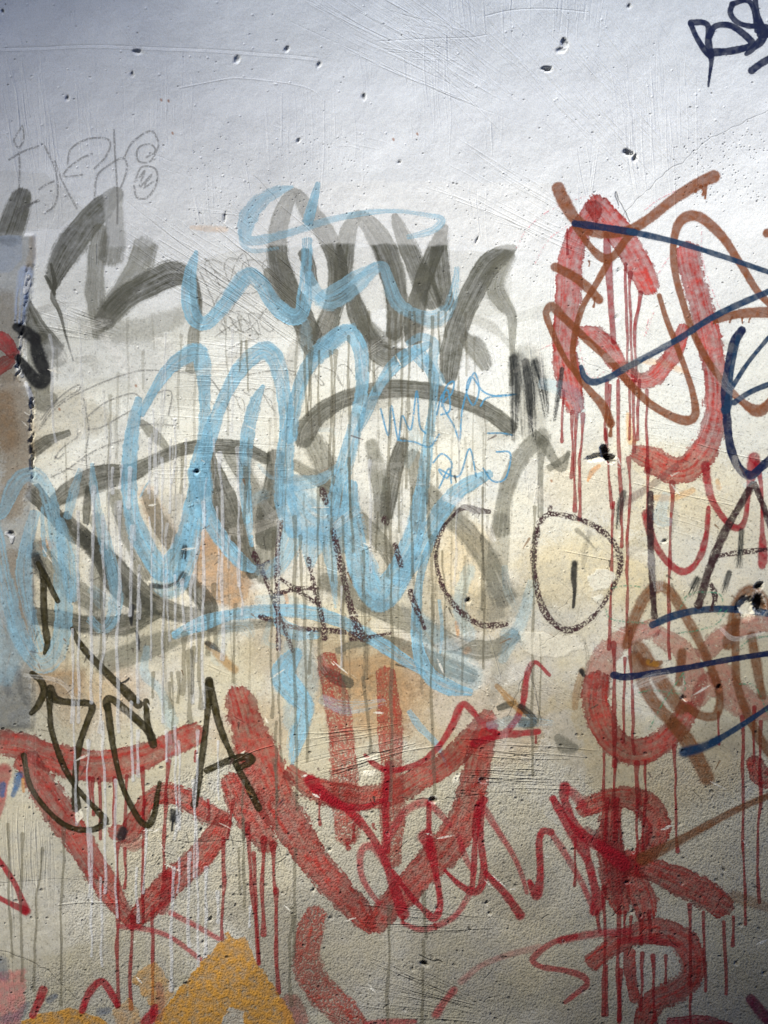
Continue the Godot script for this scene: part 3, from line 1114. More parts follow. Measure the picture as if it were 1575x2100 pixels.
func old_washes() -> void:
	# stains and thin overcoats belong to the plaster itself
	var tan_ := lin(190, 150, 104)
	stain(tan_, 0.5, "700,1400,150 760,1430,170 800,1400,150")
	stain(tan_, 0.35, "880,1450,150 960,1480,170 1050,1500,120")
	stain(tan_, 0.3, "480,1500,110 540,1490,120")
	stain(lin(205, 160, 120), 0.55, "300,1010,30 320,1060,40 350,1100,44")
	stain(tan_, 0.4, "110,1400,110 180,1440,120 240,1420,110")
	stain(lin(220, 200, 150), 0.35, "1180,990,120 1300,1000,160 1450,1000,140")
	stain(lin(225, 205, 150), 0.4, "1130,1180,120 1240,1150,140 1330,1220,120")
	stain(lin(215, 190, 140), 0.4, "960,1130,110 930,1220,120 1000,1260,90")
	stain(lin(160, 140, 104), 0.4, "1100,1460,120 1200,1500,150 1320,1600,140 1480,1560,120")
	stain(lin(180, 172, 150), 0.2, "1080,1350,150 1120,1280,160")
	stain(lin(170, 168, 158), 0.35, "130,720,110 240,740,150 360,770,120")
	stain(lin(160, 158, 146), 0.5, "60,1260,120 160,1290,160 300,1300,120")
	stain(lin(140, 134, 118), 0.4, "900,1960,150 980,1980,160 1040,2010,130")
	stain(lin(132, 126, 110), 0.35, "560,1900,130 600,2000,130 560,2080,120")
	stain(lin(140, 130, 110), 0.35, "1200,2050,160 1350,2100,180 1520,2060,160")
	stain(lin(170, 128, 78), 0.4, "400,1120,60 470,1180,80 500,1240,60")
	stain(lin(150, 128, 96), 0.4, "560,1330,120 700,1350,120 860,1370,110", 0.6)
	stain(lin(150, 134, 104), 0.15, "980,1330,110 1120,1400,130 1190,1500,120", 0.6)
	# older repairs and wipes, each with its own edge
	for k in 26:
		var x := rng.randf_range(-40, 1560)
		var y := rng.randf_range(820, 1980)
		var w := rng.randf_range(60, 240)
		var hgt := rng.randf_range(40, 190)
		var s := ""
		for j in 9:
			var ang := j * TAU / 9.0
			s += "%.0f,%.0f " % [x + cos(ang) * w * rng.randf_range(0.6, 1.0), y + sin(ang) * hgt * rng.randf_range(0.6, 1.0)]
		var tone: Vector3 = [lin(206, 204, 196), lin(160, 156, 144), lin(188, 176, 146), lin(196, 196, 194), lin(142, 134, 116)][k % 5]
		patch({"c": tone, "op": rng.randf_range(0.2, 0.45), "vary": 0.5, "fade": rng.randf_range(2.0, 26.0), "wander": 14.0, "lift": 0.012}, s, "repair", false)
	# a rusty scuff line and ochre dabs
	var o := lin(222, 168, 96)
	stain(o, 0.3, "392,466,8 420,468,12 462,470,12")
	stain(lin(226, 150, 60), 0.6, "1205,985,6 1215,965,10 1228,955,8")
	stain(lin(226, 170, 80), 0.55, "1288,850,10 1292,900,14 1300,905,12")
	stain(o, 0.5, "1340,1020,12 1380,1020,14 1420,1005,12")
	stain(o, 0.4, "1320,740,12 1360,745,14 1400,760,12")
	stain(o, 0.5, "1470,985,8 1474,1000,10")
	stain(lin(220, 150, 70), 0.6, "935,1275,6 938,1290,9 938,1305,6")
	stain(lin(210, 140, 70), 0.5, "958,1332,14 952,1338,10")
	stain(lin(214, 150, 80), 0.6, "584,1216,7 588,1232,7 586,1252,4")
	stain(lin(214, 140, 70), 0.5, "90,1118,26 104,1116,20")
	# grey rolled band behind the letters, and the whitewash above it
	tag_node = mark("roller_wash", "pale grey rolled band of wash behind the upper grey letters")
	var band := {"c": lin(196, 195, 190), "op": 0.5, "glaze": 0.8, "vary": 0.25, "fade": 3.0, "wander": 3.0}
	patch(band, "395,535 470,513 560,505 700,503 850,504 960,512 1040,520 1050,580 1046,640 960,652 880,640 780,636 640,690 520,698 400,700 340,690", "wash")
	patch(set_of(band, {"op": 0.38}), "-60,352 20,348 90,352 150,400 170,430 120,470 -60,478", "wash")
	patch(set_of(band, {"op": 0.35, "fade": 14.0}), "60,540 180,540 300,620 380,640 380,740 240,700 130,700 70,640", "wash")
	patch(set_of(band, {"op": 0.4, "fade": 10.0}), "70,790 170,800 260,860 300,900 270,930 150,870 70,860", "wash")
	patch(set_of(band, {"op": 0.35, "fade": 10.0}), "560,860 640,820 760,790 900,810 1040,880 1040,960 900,900 760,860 640,900", "wash")
	# tan patch under the blue loops
	tag_node = mark("tan_patch", "worn tan orange patch of old paint beside the blue loops")
	patch({"c": lin(184, 148, 108), "op": 0.72, "glaze": 0.5, "vary": 0.5, "fade": 10.0, "wander": 9.0, "grain": 0.1}, "420,1085 470,1090 520,1150 515,1220 480,1250 410,1240 385,1160", "wash")
	patch({"c": lin(206, 172, 144), "op": 0.5, "glaze": 0.5, "vary": 0.5, "fade": 12.0, "wander": 9.0}, "410,1060 440,1050 460,1100 400,1150 370,1180", "wash")
	patch({"c": lin(188, 154, 112), "op": 0.42, "glaze": 0.6, "vary": 0.4, "fade": 14.0, "wander": 9.0}, "690,1350 800,1330 850,1400 840,1520 720,1500", "wash")
	patch({"c": lin(150, 122, 88), "op": 0.5, "glaze": 0.6, "vary": 0.4, "fade": 8.0, "wander": 6.0}, "72,1372 180,1368 170,1430 120,1440 75,1440", "wash")


func grey_letters() -> void:
	mark("painted_letter", "translucent grey brush stroke cut off by the panel at the left edge")
	paint(GREY, "46,398,34 32,440,46 14,490,52")
	mark("painted_letter", "grey pointed arch letter with a thin dark run from its foot")
	paint(GREY, "108,590,16 114,560,38 140,510,50 180,455,50 215,418,42 242,392,26")
	paint(GREY_THIN, "238,392,22 236,440,30 232,490,44 226,530,44")
	paint(GREY_THIN, "206,465,26 198,520,36 194,590,36 198,640,32 202,690,22")
	paint(GREY, "104,540,5 112,580,8 108,610,10 122,640,7 135,690,4 150,740,3", "run")
	paint(GREY, "92,565,5 104,585,7 112,605,6", "run")
	mark("painted_letter", "grey forked letter with a hooked arm running into the blue scrawl")
	paint(GREY_THIN, "298,500,46 284,545,46 256,590,48 226,630,42 204,670,26")
	paint(GREY, "208,662,36 255,612,46 310,580,46 350,562,46 380,568,36 400,600,22 405,660,20")
	paint(GREY_THIN, "400,660,18 396,700,22 392,760,24")
	paint(GREY_FAINT, "190,660,60 270,680,50 360,650,40")
	mark("painted_letter", "grey wedge descending beside the cracked panel edge")
	paint(GREY, "52,600,6 62,640,24 80,680,42 112,722,44")
	paint(GREY_THIN, "75,700,40 80,760,46 84,820,40 110,815,24")
	paint(GREY_THIN, "78,690,30 110,720,34 124,740,34")

	mark("painted_letter", "grey tall double loop letter under a blue curl, first of the upper row")
	paint(GREY, "608,390,14 588,412,28 572,460,34 568,520,38 582,575,44 608,630,46 634,690,46 640,730,24")
	paint(GREY, "608,392,16 632,432,34 668,480,36 690,540,36 690,600,38 676,650,42 655,700,44")
	paint(GREY_THIN, "545,552,10 565,588,36 595,635,44")
	paint(GREY, "622,515,24 632,540,26 640,580,20")
	mark("painted_letter", "grey arch letter round a white oval, middle of the upper row")
	paint(GREY, "700,610,30 704,545,36 710,490,34 722,455,28 738,438,20")
	paint(GREY, "738,440,20 764,472,38 790,516,46 806,570,46 814,630,40 806,690,26")
	paint(GREY, "716,590,26 732,640,38 752,690,42 785,728,38 830,728,26")
	paint(GREY_THIN, "742,655,26 770,690,30 800,695,26 832,675,16")
	mark("painted_letter", "grey zigzag letter with three narrow points")
	paint(GREY, "808,440,10 822,475,28 842,520,40 864,572,42 888,622,38")
	paint(GREY, "914,462,10 896,500,32 876,550,34 860,600,36 850,650,36 846,700,30")
	paint(GREY, "905,475,22 900,522,36 904,575,38 916,628,30")
	var inner := set_of(GREY_THIN, {"op": 0.55, "soft": 0.5})
	paint(inner, "575,520,16 590,580,20 625,660,26 640,710,18")
	paint(inner, "672,500,14 688,560,16 684,640,20")
	paint(inner, "752,452,8 784,500,12 806,560,12 816,620,10")
	paint(inner, "720,560,14 728,620,18 745,680,20")
	paint(inner, "870,560,20 850,620,22 846,680,18")
	mark("painted_letter", "grey hooked letter with a raised right tip")
	paint(inner, "1040,516,12 1010,540,14 985,575,12")
	paint(GREY, "1056,506,10 1030,522,34 1000,545,42 972,592,42 948,642,40 930,700,44 922,750,40 920,782,22")
	paint(GREY_THIN, "1046,520,26 1022,555,36 1014,592,36 1030,622,32 1048,648,20 1050,720,10 1048,790,8")
	paint(GREY_THIN, "950,690,20 976,716,36 996,752,26")
	paint(GREY_FAINT, "960,650,16 1000,665,20 1030,690,12 1060,730,10")

	mark("grey_arc", "long grey brushed arch crossing the lower right of the blue loops")
	paint(GREY, "620,908,30 628,882,44 656,848,38 710,816,32 790,798,32 880,802,32 960,826,32 1010,850,34 1048,880,30")
	mark("grey_scrawl", "tangle of grey brush strokes seen behind the blue loops")
	paint(GREY_THIN, "288,864,12 310,886,20 348,924,12")
	paint(GREY, "66,925,26 100,902,22 142,886,12")
	paint(GREY, "110,1030,24 150,1002,38 210,978,44 270,968,34 320,942,24 380,920,24 440,914,26 500,920,26 548,942,22")
	paint(GREY, "66,1005,36 100,1042,32 140,1085,32 178,1115,26")
	paint(GREY, "425,930,24 442,985,44 468,1060,56 500,1130,40 520,1180,24")
	paint(GREY, "565,930,36 562,990,44 552,1050,46 545,1115,36")
	paint(GREY, "826,902,22 812,950,32 800,1000,32 792,1060,24")
	paint(GREY_THIN, "600,950,18 640,975,22 690,1010,22 740,1068,30 780,1110,30 810,1160,24")
	paint(GREY_THIN, "858,985,26 905,1040,36 960,1095,40 1000,1150,44 1035,1230,46")
	paint(GREY_THIN, "72,1120,40 100,1165,46 140,1202,44 195,1238,34")
	paint(GREY, "170,1095,26 212,1140,40 250,1185,44 300,1226,42 360,1256,34 430,1262,20")
	paint(GREY, "66,1262,30 130,1270,36 200,1284,34 260,1280,38 322,1258,20")
	paint(GREY, "182,998,12 178,1040,16 176,1072,12")
	paint(GREY_THIN, "196,1060,30 205,1110,20 200,1180,30 196,1260,26")
	paint(GREY, "128,1058,26 190,1118,32 240,1200,38 310,1250,30")
	paint(GREY_THIN, "470,925,30 520,1010,40 545,1100,44 540,1190,26")
	paint(GREY_THIN, "640,900,40 668,960,44 690,1050,36 700,1130,22")
	paint(GREY_THIN, "300,1010,22 330,1080,34 372,1140,30")
	paint(GREY_THIN, "760,905,20 776,990,30 782,1080,26")
	paint(GREY, "385,1190,30 425,1240,34 432,1290,20")
	paint(GREY_THIN, "232,1010,26 262,1090,34 300,1180,30")
	paint(GREY_THIN, "846,930,30 858,1010,28 852,1090,20")
	mark("grey_scrawl", "broad grey bowl curving below the crayon C")
	paint(GREY_THIN, "1108,893,30 1076,926,34 1050,972,30 1034,1022,28 1026,1090,32")
	paint(set_of(GREY_THIN, {"op": 0.5}), "1028,1060,28 1022,1130,38 1014,1200,46 1006,1260,50")
	paint(GREY_THIN, "660,1190,30 700,1205,36 760,1240,36 830,1268,36 890,1302,38 950,1326,36 1010,1330,36 1058,1300,26")
	paint(GREY_THIN, "1112,890,30 1108,960,12 1108,1060,10")
	paint(GREY_FAINT, "860,1220,80 950,1260,80 1040,1230,80")
	paint(GREY_THIN, "1125,960,14 1150,945,12 1166,930,8")
	mark("grey_arc", "low grey arc above the red vertical bars")
	paint(GREY_THIN, "205,1365,36 280,1335,40 340,1313,34 400,1296,26 470,1286,20 560,1276,14")
	paint(GREY_THIN, "690,1335,12 730,1318,16 780,1312,18 830,1325,24 900,1360,34 970,1388,26")
	paint(GREY, "662,1372,14 690,1390,26 720,1402,18")
	paint(GREY, "1020,1452,10 1040,1445,14 1058,1440,6")
	paint(GREY, "1068,1480,20 1085,1484,18 1098,1478,8")
	paint(GREY_THIN, "1140,1508,10 1160,1530,30 1185,1534,8")
	# whitewash brushed over the tops of the upper letters
	patch({"c": lin(228, 228, 226), "op": 0.40, "vary": 0.3, "fade": 4.0, "wander": 3.0}, "520,370 1130,370 1130,515 1040,514 960,506 850,503 700,502 560,504 520,508", "wash", false)
	patch({"c": lin(222, 224, 226), "op": 0.35, "vary": 0.3, "fade": 6.0, "wander": 4.0}, "205,380 330,380 340,500 220,510", "wash", false)
	patch({"c": lin(222, 224, 224), "op": 0.3, "vary": 0.5, "fade": 20.0, "wander": 9.0}, "60,700 300,680 420,740 300,800 200,790 130,800 70,780", "wash", false)

	# the panel let into the left end, whitewashed and grimy
	mark("cover_panel", "grimy whitewashed panel strip at the left edge with a torn filler edge")
	var pan := {"c": lin(134, 138, 140), "op": 0.72, "vary": 0.5, "fade": 5.0, "wander": 1.5}
	patch(pan, "-90,480 71,480 71,570 60,640 42,700 36,770 66,800 62,900 66,1000 70,1200 68,1400 64,1494 -90,1494", "panel_face")
	patch({"c": lin(150, 164, 186), "op": 0.45, "vary": 0.3, "fade": 3.0, "wander": 3.0}, "-90,480 46,480 48,530 20,560 -90,570", "panel_face", false)
	stain(lin(170, 146, 112), 0.4, "66,490,12 66,520,14 58,548,16")
	stain(lin(150, 126, 94), 0.6, "20,790,60 28,870,80 34,960,60 20,1040,50")
	stain(lin(150, 120, 84), 0.6, "8,820,40 14,900,50")
	stain(lin(140, 122, 98), 0.6, "30,1150,50 40,1250,50 30,1330,60")
	stain(lin(140, 128, 110), 0.6, "10,620,50 20,700,60 10,760,50")
	stain(lin(112, 114, 112), 0.6, "20,1400,70 30,1450,80 20,1480,80", 0.4)
	stain(lin(100, 104, 106), 0.55, "12,1395,12 18,1420,14", 0.3)
	stain(lin(100, 104, 106), 0.55, "36,1370,12 42,1410,12 54,1440,10", 0.3)
	paint(set_of(WHITE_DRIP, {"c": lin(150, 172, 212), "op": 0.5, "dry": 0.5, "soft": 0.5, "bristles": 9.0}), "52,560,30 44,620,26 40,670,20", "filler_smear")
	paint(set_of(WHITE_DRIP, {"op": 0.8, "lift": 0.12, "dry": 0.3}), "58,566,8 56,585,12 52,600,8", "filler_smear")
	paint(set_of(WHITE_DRIP, {"op": 0.8, "lift": 0.12, "dry": 0.3}), "44,690,5 40,720,6 36,745,10 44,770,8", "filler_smear")
	paint(set_of(WHITE_DRIP, {"op": 0.7, "lift": 0.10, "dry": 0.35}), "52,785,6 62,810,10 68,830,6", "filler_smear")
	paint(set_of(WHITE_DRIP, {"op": 0.7, "lift": 0.14, "dry": 0.2}), "14,1094,8 24,1098,12 24,1112,5", "filler_smear")
	hole(24, 1094, 8, 6, 0.005, 20, 0.6)
	mark("red_splash", "dark red paint patch on the edge panel beside the black hoop")
	paint(set_of(RED, {"c": lin(180, 52, 56)}), "-20,680,20 8,700,30 30,728,20")
	paint(RED, "-20,765,30 10,745,28 32,730,10")


func loops(x: float, y: float, w: float, h: float, turns: int, lean := 0.3) -> String:
	var s := ""
	for k in turns * 8 + 1:
		var t := float(k) / (turns * 8)
		var ang := k * TAU / 8.0
		s += "%.1f,%.1f " % [x + w * t + cos(ang) * h * 0.32 + sin(ang) * h * lean + rng.randf_range(-4, 4), y + sin(ang) * h * 0.5 + rng.randf_range(-4, 4)]
	return s


func with_width(pts: String, w: float) -> String:
	var t := pts.split(" ", false)
	t[0] = t[0] + "," + str(w)
	return " ".join(t)


func pencil() -> void:
	mark("pencil_word", "thin pencilled word with a small flame above its first letter")
	for p in ["46,257 36,272 28,288 38,302 48,284 46,257", "38,312 40,345 38,391", "18,327 45,311 78,299", "91,299 112,345 119,386 112,420 96,434", "112,330 128,372 157,427", "188,315 165,325 137,347 132,362 168,358", "138,335 145,305 178,285 215,283 226,296 215,322 193,345", "233,266 236,330 240,400 240,458", "193,408 196,370 206,350 244,325 258,330 258,352 247,384", "254,322 272,290 308,268 322,285 324,300 308,330 284,330 280,310 290,298 310,296 318,310 300,322", "276,372 290,342 318,346 321,374 302,404 280,404 274,380", "282,368 296,350 286,382 310,358 294,384 314,372"]:
		paint(PENCIL, with_width(p, 3.4), "pencil_line")
	for p in ["80,388 95,378 110,372", "28,440 45,425 80,412", "30,445 60,420 78,410"]:
		paint(PENCIL, with_width(p, 3.4), "pencil_line")
	mark("pencil_scribble", "looping pencil scribble under the first blue wave")
	for p in ["420,530 445,560 470,575 480,545 500,520 520,570 545,585 560,560", "405,550 425,590 440,640 410,680", "440,690 470,670 500,655 530,690 500,700 460,720", "430,640 455,600 480,620 470,650 500,680 540,640 555,610", "500,770 560,760 610,770", "480,730 520,745 565,735 600,740", "430,560 460,590 520,600 560,560"]:
		paint(PENCIL_FAINT, with_width(p, 2.6), "pencil_line")
	paint(PENCIL_FAINT, with_width(loops(440, 660, 120, 44, 5), 2.4), "pencil_line")
	paint(PENCIL_FAINT, with_width(loops(420, 560, 160, 60, 4), 2.4), "pencil_line")
	paint(PENCIL_FAINT, with_width(loops(420, 820, 150, 40, 5), 2.2), "pencil_line")
	paint(PENCIL_FAINT, with_width(loops(560, 770, 240, 40, 6), 2.2), "pencil_line")
	mark("pencil_scribble", "long looping pencil lines left of the blue loops")
	for p in ["83,860 105,832 133,805 159,789 163,798 135,815 105,838 82,872", "80,880 110,840 149,812 222,779 286,760 333,759 350,752", "178,855 200,836 222,822 270,806 288,816", "180,880 206,876 248,853 268,842", "104,978 140,960 175,935 210,916 263,898", "171,817 181,878 176,925 178,970", "112,940 125,920 155,898 158,888", "112,935 118,940 130,930", "300,815 340,800 352,810 345,850", "260,880 300,870 360,872", "350,760 420,770 450,800"]:
		paint(PENCIL, with_width(p, 2.8), "pencil_line")
	mark("pink_line", "faint dotted pink line round the upper red letter")
	var pink := {"c": lin(206, 90, 110), "op": 0.55, "soft": 0.7, "rough": 0.5, "grain": 0.46, "vary": 0.3}
	for p in ["1058,508 1080,470 1120,435 1170,412 1200,402", "1096,540 1125,490 1165,462", "1320,432 1345,412 1390,388", "1440,440 1438,480 1442,540 1470,620 1490,660", "1105,718 1130,705", "1350,560 1375,520", "1330,650 1322,690 1340,640", "1186,700 1200,760 1220,775 1238,762"]:
		paint(pink, with_width(p, 3.0), "dotted_line")


func blue_scrawl() -> void:
	mark("blue_scrawl", "light blue swirl and wave painted across the upper grey letters")
	paint(BLUE_THIN, "600,382,6 560,395,22 525,420,28 504,455,28 504,488,20 535,492,16 600,474,14 670,452,12 740,437,11 810,433,8 870,440,8 905,450,12 886,472,14 835,486,8")
	paint(set_of(BLUE_THIN, {"op": 0.5}), "492,470,6 496,500,8 520,514,8 570,508,6")
	paint(BLUE, "402,514,6 390,560,22 388,610,26 398,650,28 420,662,26 450,635,28 480,595,30 508,562,28 535,580,30 560,620,30 595,648,30 618,640,28 625,590,24 628,530,20 630,490,18")
	paint(BLUE, "630,455,18 640,420,18 652,374,8")
	paint(BLUE_THIN, "632,560,16 645,595,22 668,620,28 700,612,26 735,582,26 765,552,20 786,546,16 798,580,22 815,620,24 850,645,22 890,655,30 920,630,22 932,590,14 937,548,8")
	paint(BLUE_THIN, "650,612,14 690,590,22 730,565,20 770,545,12")
	mark("blue_scrawl", "big light blue looping scrawl of tall overlapping loops, centre of the wall")
	paint(BLUE_WASH, "610,1330,60 620,1400,70 600,1480,40")
	paint(BLUE_WASH, "960,1170,26 940,1240,26 960,1300,30")
	paint(BLUE_WASH, "1090,1200,24 1070,1270,26 1030,1350,20")
	paint(BLUE_WASH, "860,1270,30 900,1330,60 960,1390,60")
	paint(BLUE_WASH, "590,1000,60 640,1050,90 690,1100,70")
	paint(BLUE, "284,816,14 272,880,26 264,950,28 265,1010,28 275,1070,32 300,1125,36 334,1170,40 362,1145,38 385,1075,32 404,1000,28 425,910,28 455,825,24 495,752,28 540,718,32 566,742,32 582,810,26 588,870,26 582,960,30 586,1030,34 604,1095,30")
	paint(BLUE, "288,850,12 315,800,16 345,757,22 380,730,30 406,724,30 415,760,26 419,830,20 420,900,26 410,960,36 412,1020,42 408,1075,34")
	paint(BLUE, "405,960,38 420,1040,28 450,1100,26 490,1148,28 520,1168,14")
	paint(BLUE, "396,1080,30 386,1140,34 366,1195,28")
	paint(BLUE_THIN, "330,1180,40 345,1205,40 375,1190,30")
	paint(BLUE, "540,790,6 523,825,20 508,880,24 501,950,24 503,1010,22 508,1060,16 516,1120,6")
	paint(BLUE, "592,900,26 602,840,26 622,770,24 655,722,32 690,690,34 716,682,30 738,716,26 743,780,24 735,840,24 718,910,30 700,975,32 685,1045,34")
	paint(BLUE_THIN, "640,735,14 690,685,22 728,668,12")
	paint(BLUE, "718,990,22 720,1060,36 732,1130,46 752,1190,50 778,1224,50 806,1195,50 830,1150,44 850,1085,36 862,1020,28 872,950,22 880,890,18 888,820,14 888,770,18 865,735,26 850,718,22")
	paint(BLUE, "882,704,10 845,722,22 805,752,22 772,800,20 750,850,18 735,882,10")
	paint(BLUE_THIN, "835,705,10 862,690,14 892,706,18 884,745,20 905,785,14")
	paint(BLUE, "1006,970,14 975,985,24 940,1006,28 905,1046,28 876,1096,32 846,1150,34 815,1195,26")
	paint(BLUE, "908,1072,8 880,1120,14 862,1180,14 854,1240,18 853,1300,20 862,1350,24 885,1388,28 920,1410,26 966,1420,12")
	paint(BLUE_THIN, "592,1010,40 622,1060,66 662,1080,66 690,1060,40")
	paint(BLUE_THIN, "604,1090,44 580,1150,34 545,1182,14")
	paint(BLUE_THIN, "640,1100,50 636,1160,16")
	paint(BLUE_THIN, "668,1080,40 682,1180,16 688,1245,6")
	paint(BLUE_THIN, "600,990,30 650,985,20 690,960,16")
	paint(BLUE_THIN, "306,985,3 296,1000,4 286,1020,3")
	paint(BLUE_THIN, "900,1230,6 906,1290,6 902,1340,4")
	mark("blue_arc", "light blue arc sweeping under the big blue loops")
	paint(BLUE, "356,1303,14 400,1283,24 470,1261,22 560,1252,22 640,1256,22 710,1278,24 780,1320,22 832,1356,20 870,1382,8")
	paint(BLUE, "566,1260,14 580,1285,22 610,1298,22 652,1302,12")
	mark("blue_scrawl", "light blue curl dropping between the red letters")
	paint(BLUE, "612,1335,16 592,1355,36 580,1385,42 600,1415,42 625,1445,32 620,1480,30 606,1520,28 598,1566,10")
	paint(BLUE_THIN, "838,1458,10 860,1490,13 890,1520,12 905,1545,9 916,1572,6")
	mark("blue_scrawl", "light blue hoops straddling the panel joint at the left edge")
	paint(BLUE_THIN, "-12,1060,20 8,1045,26 26,1000,26 46,976,26 70,974,28 92,998,28 104,1038,26 112,1085,26 124,1150,30 130,1220,32 128,1290,32 112,1345,32 84,1362,28 58,1335,28 34,1285,28 14,1200,26 0,1120,24 -10,1070,20")
	paint(BLUE_THIN, "72,1050,18 54,1120,26 50,1180,28 60,1250,20 80,1330,22")
	paint(BLUE_THIN, "138,1060,16 150,1010,18 164,962,8")
	paint(BLUE_THIN, "188,950,6 190,990,12 198,1040,16 212,1100,22 228,1160,22 238,1220,22 230,1270,20 208,1290,18 184,1268,12")
	paint(BLUE_THIN, "122,1065,16 140,1150,32 146,1230,18")
	paint(BLUE_THIN, "86,1040,6 88,1090,8 92,1140,6")
	paint(BLUE_WASH, "0,1240,60 20,1320,60 10,1380,50")
	paint(BLUE_WASH, "300,1330,14 296,1380,20 330,1420,16 350,1480,30")
	mark("blue_scribble", "fine blue crayon scribble under the grey arch")
	for p in ["780,838 796,892 802,832 816,900 824,852 842,880 854,802 860,870 872,888", "905,832 915,792 930,782 926,806 908,830 930,872 942,900 947,842 960,792 973,764 982,800 970,830 956,802 966,772 990,802 1020,812 1058,808", "985,832 1000,815 1052,808", "815,902 850,906 880,916 900,890", "888,948 906,930 926,950 916,980 900,962 940,976 962,920 976,976", "1018,926 1046,930 1036,980 1010,986 990,960", "895,850 905,812 918,800 922,840 904,850", "1000,888 1030,888 1050,892", "900,1000 920,960 925,990"]:
		paint(BLUE_CHALK, with_width(p, 3.0), "chalk_line")


func red_letters() -> void:
	mark("painted_letter", "translucent red round letter with long drips, topmost red letter")
	paint(RED, "1216,412,38 1236,436,46 1262,468,52 1290,510,50 1312,550,50 1332,590,40")
	paint(RED, "1218,422,36 1202,452,38 1184,482,42 1170,530,46 1166,600,48 1160,670,50 1158,730,50 1168,790,46 1180,840,32")
	paint(RED, "1182,678,20 1220,686,34 1248,714,40 1270,750,38 1300,778,38 1335,776,36 1362,750,34 1386,715,34 1402,668,24")
	paint(RED, "1408,508,44 1418,560,46 1436,625,48 1452,690,50 1464,750,50 1470,810,50 1464,870,50 1445,920,52 1412,957,56 1375,962,52 1335,940,46 1305,928,30")
	paint(RED_DRIP, "1242,480,10 1246,530,16 1250,590,12 1254,650,11 1258,700,10", "drip")
	drips(RED_DRIP, "1155,800,905,5 1163,470,520,4 1174,845,978,6 1183,850,1046,6 1195,850,1064,6 1283,540,760,6 1293,560,770,6 1312,600,780,7 1243,780,900,6 1252,790,870,5 1268,780,1120,7,4 1287,790,900,5 1297,780,925,6 1311,780,900,6 1324,800,965,7 1242,880,1040,6,8 1290,940,1300,6 1329,960,1080,6 1379,990,1350,7,6")
	drips(RED_DRIP, "1256,1030,1330,6,2 1257,1320,1570,9,3 1290,1290,1545,6,2 1283,1350,1520,5")
	mark("painted_letter", "faded red ring crossed by the navy bars")
	paint(RED_FAINT, "1345,1285,34 1280,1308,44 1238,1350,50 1222,1400,52")
	paint(RED, "1226,1390,50 1222,1440,54 1242,1500,52 1290,1540,56 1340,1532,50 1382,1498,44 1412,1450,40")
	paint(RED_FAINT, "1412,1450,44 1424,1392,50 1402,1336,46 1350,1304,36")
	paint(RED_FAINT, "1440,1345,40 1480,1305,44 1540,1282,36 1640,1272,30")
	paint(RED_FAINT, "1470,1370,50 1510,1430,60 1560,1452,56 1640,1440,44")
	paint(RED_FAINT, "1430,1440,30 1450,1400,40 1470,1420,30")
	paint(RED, "1545,1560,30 1560,1590,40 1600,1600,44")
	drips(RED_DRIP, "1238,1545,1640,6 1263,1560,1650,7 1305,1565,1650,9,4 1323,1560,1640,5 1384,1530,1745,6,6 1520,1470,1895,6,6 1560,1480,1850,7,6 1473,1460,1525,4 1545,1450,1560,6")
	mark("painted_letter", "red letter R with a thick sloping leg and drips")
	paint(RED, "1192,1660,34 1235,1643,42 1285,1636,46 1325,1652,54 1346,1692,56 1334,1730,46 1308,1762,36 1276,1778,40")
	paint(RED, "1255,1655,40 1250,1700,50 1252,1760,56 1262,1820,48 1275,1868,28")
	paint(RED, "1280,1765,50 1340,1785,50 1400,1810,56 1455,1838,56 1488,1862,48")
	paint(RED, "1295,1790,50 1320,1850,56 1322,1868,40")
	var core := set_of(RED, {"c": lin(138, 26, 34), "op": 0.62, "soft": 0.4})
	paint(core, "1262,1655,16 1264,1720,24 1268,1770,30 1264,1850,22")
	paint(core, "1200,1700,18 1240,1738,26 1290,1772,26")
	paint(core, "1305,1660,12 1330,1700,14 1318,1740,14")
	paint(core, "1240,1680,16 1244,1760,18 1244,1830,16")
	drips(RED_DRIP, "1240,1820,2080,7,2 1267,1860,2095,8 1283,1870,1925,6 1294,1880,1930,5 1317,1880,1935,8 1331,1870,1925,6 1412,1855,2020,7,-4 1442,1870,2032,6,8 1485,1890,2038,6,5 1505,1880,1938,6 1243,1640,1720,7 1263,1640,1720,9 1305,1640,1790,7 1324,1640,1750,5")
	mark("painted_letter", "red hooked ring below the dripping R")
	paint(RED, "1212,1975,36 1248,1946,36 1290,1920,42 1345,1908,48 1395,1925,50 1420,1965,50 1418,2005,48 1385,2032,48 1340,2052,42 1322,2100,40 1318,2160,36")
	paint(RED, "1290,1950,24 1293,2000,24 1302,2050,22")
	paint(set_of(CRIMSON, {"op": 0.6}), "1270,1930,12 1330,1926,16 1390,1938,10")
	drips(RED_DRIP, "1318,1955,2070,6 1337,1960,2090,6 1365,1960,2015,5 1415,2040,2110,7 1268,1990,2090,8 1243,1980,2080,6")
	paint(set_of(RED, {"c": lin(150, 46, 60)}), "1370,2096,20 1440,2094,26 1500,2110,20")

	mark("painted_letter", "red heart shaped letter at the lower left with many drips")
	paint(RED, "-30,1520,48 40,1528,54 100,1550,56 170,1568,60 230,1570,58 290,1552,52 345,1528,46 396,1506,46 404,1504,34")
	paint(RED, "50,1555,50 85,1610,56 125,1670,58 165,1730,56 205,1795,56 240,1850,46 276,1900,24")
	paint(RED, "275,1892,36 310,1850,46 355,1805,52 405,1760,50 440,1715,48 460,1680,36")
	paint(RED, "228,1705,28 262,1708,40 285,1672,36 305,1642,34 345,1627,42 385,1642,42 420,1666,40 462,1680,30")
	paint(RED_FAINT, "250,1728,16 270,1735,20 290,1728,16")
	paint(set_of(RED, {"c": lin(160, 40, 46), "op": 0.75}), "345,1790,20 342,1830,26 330,1872,16")
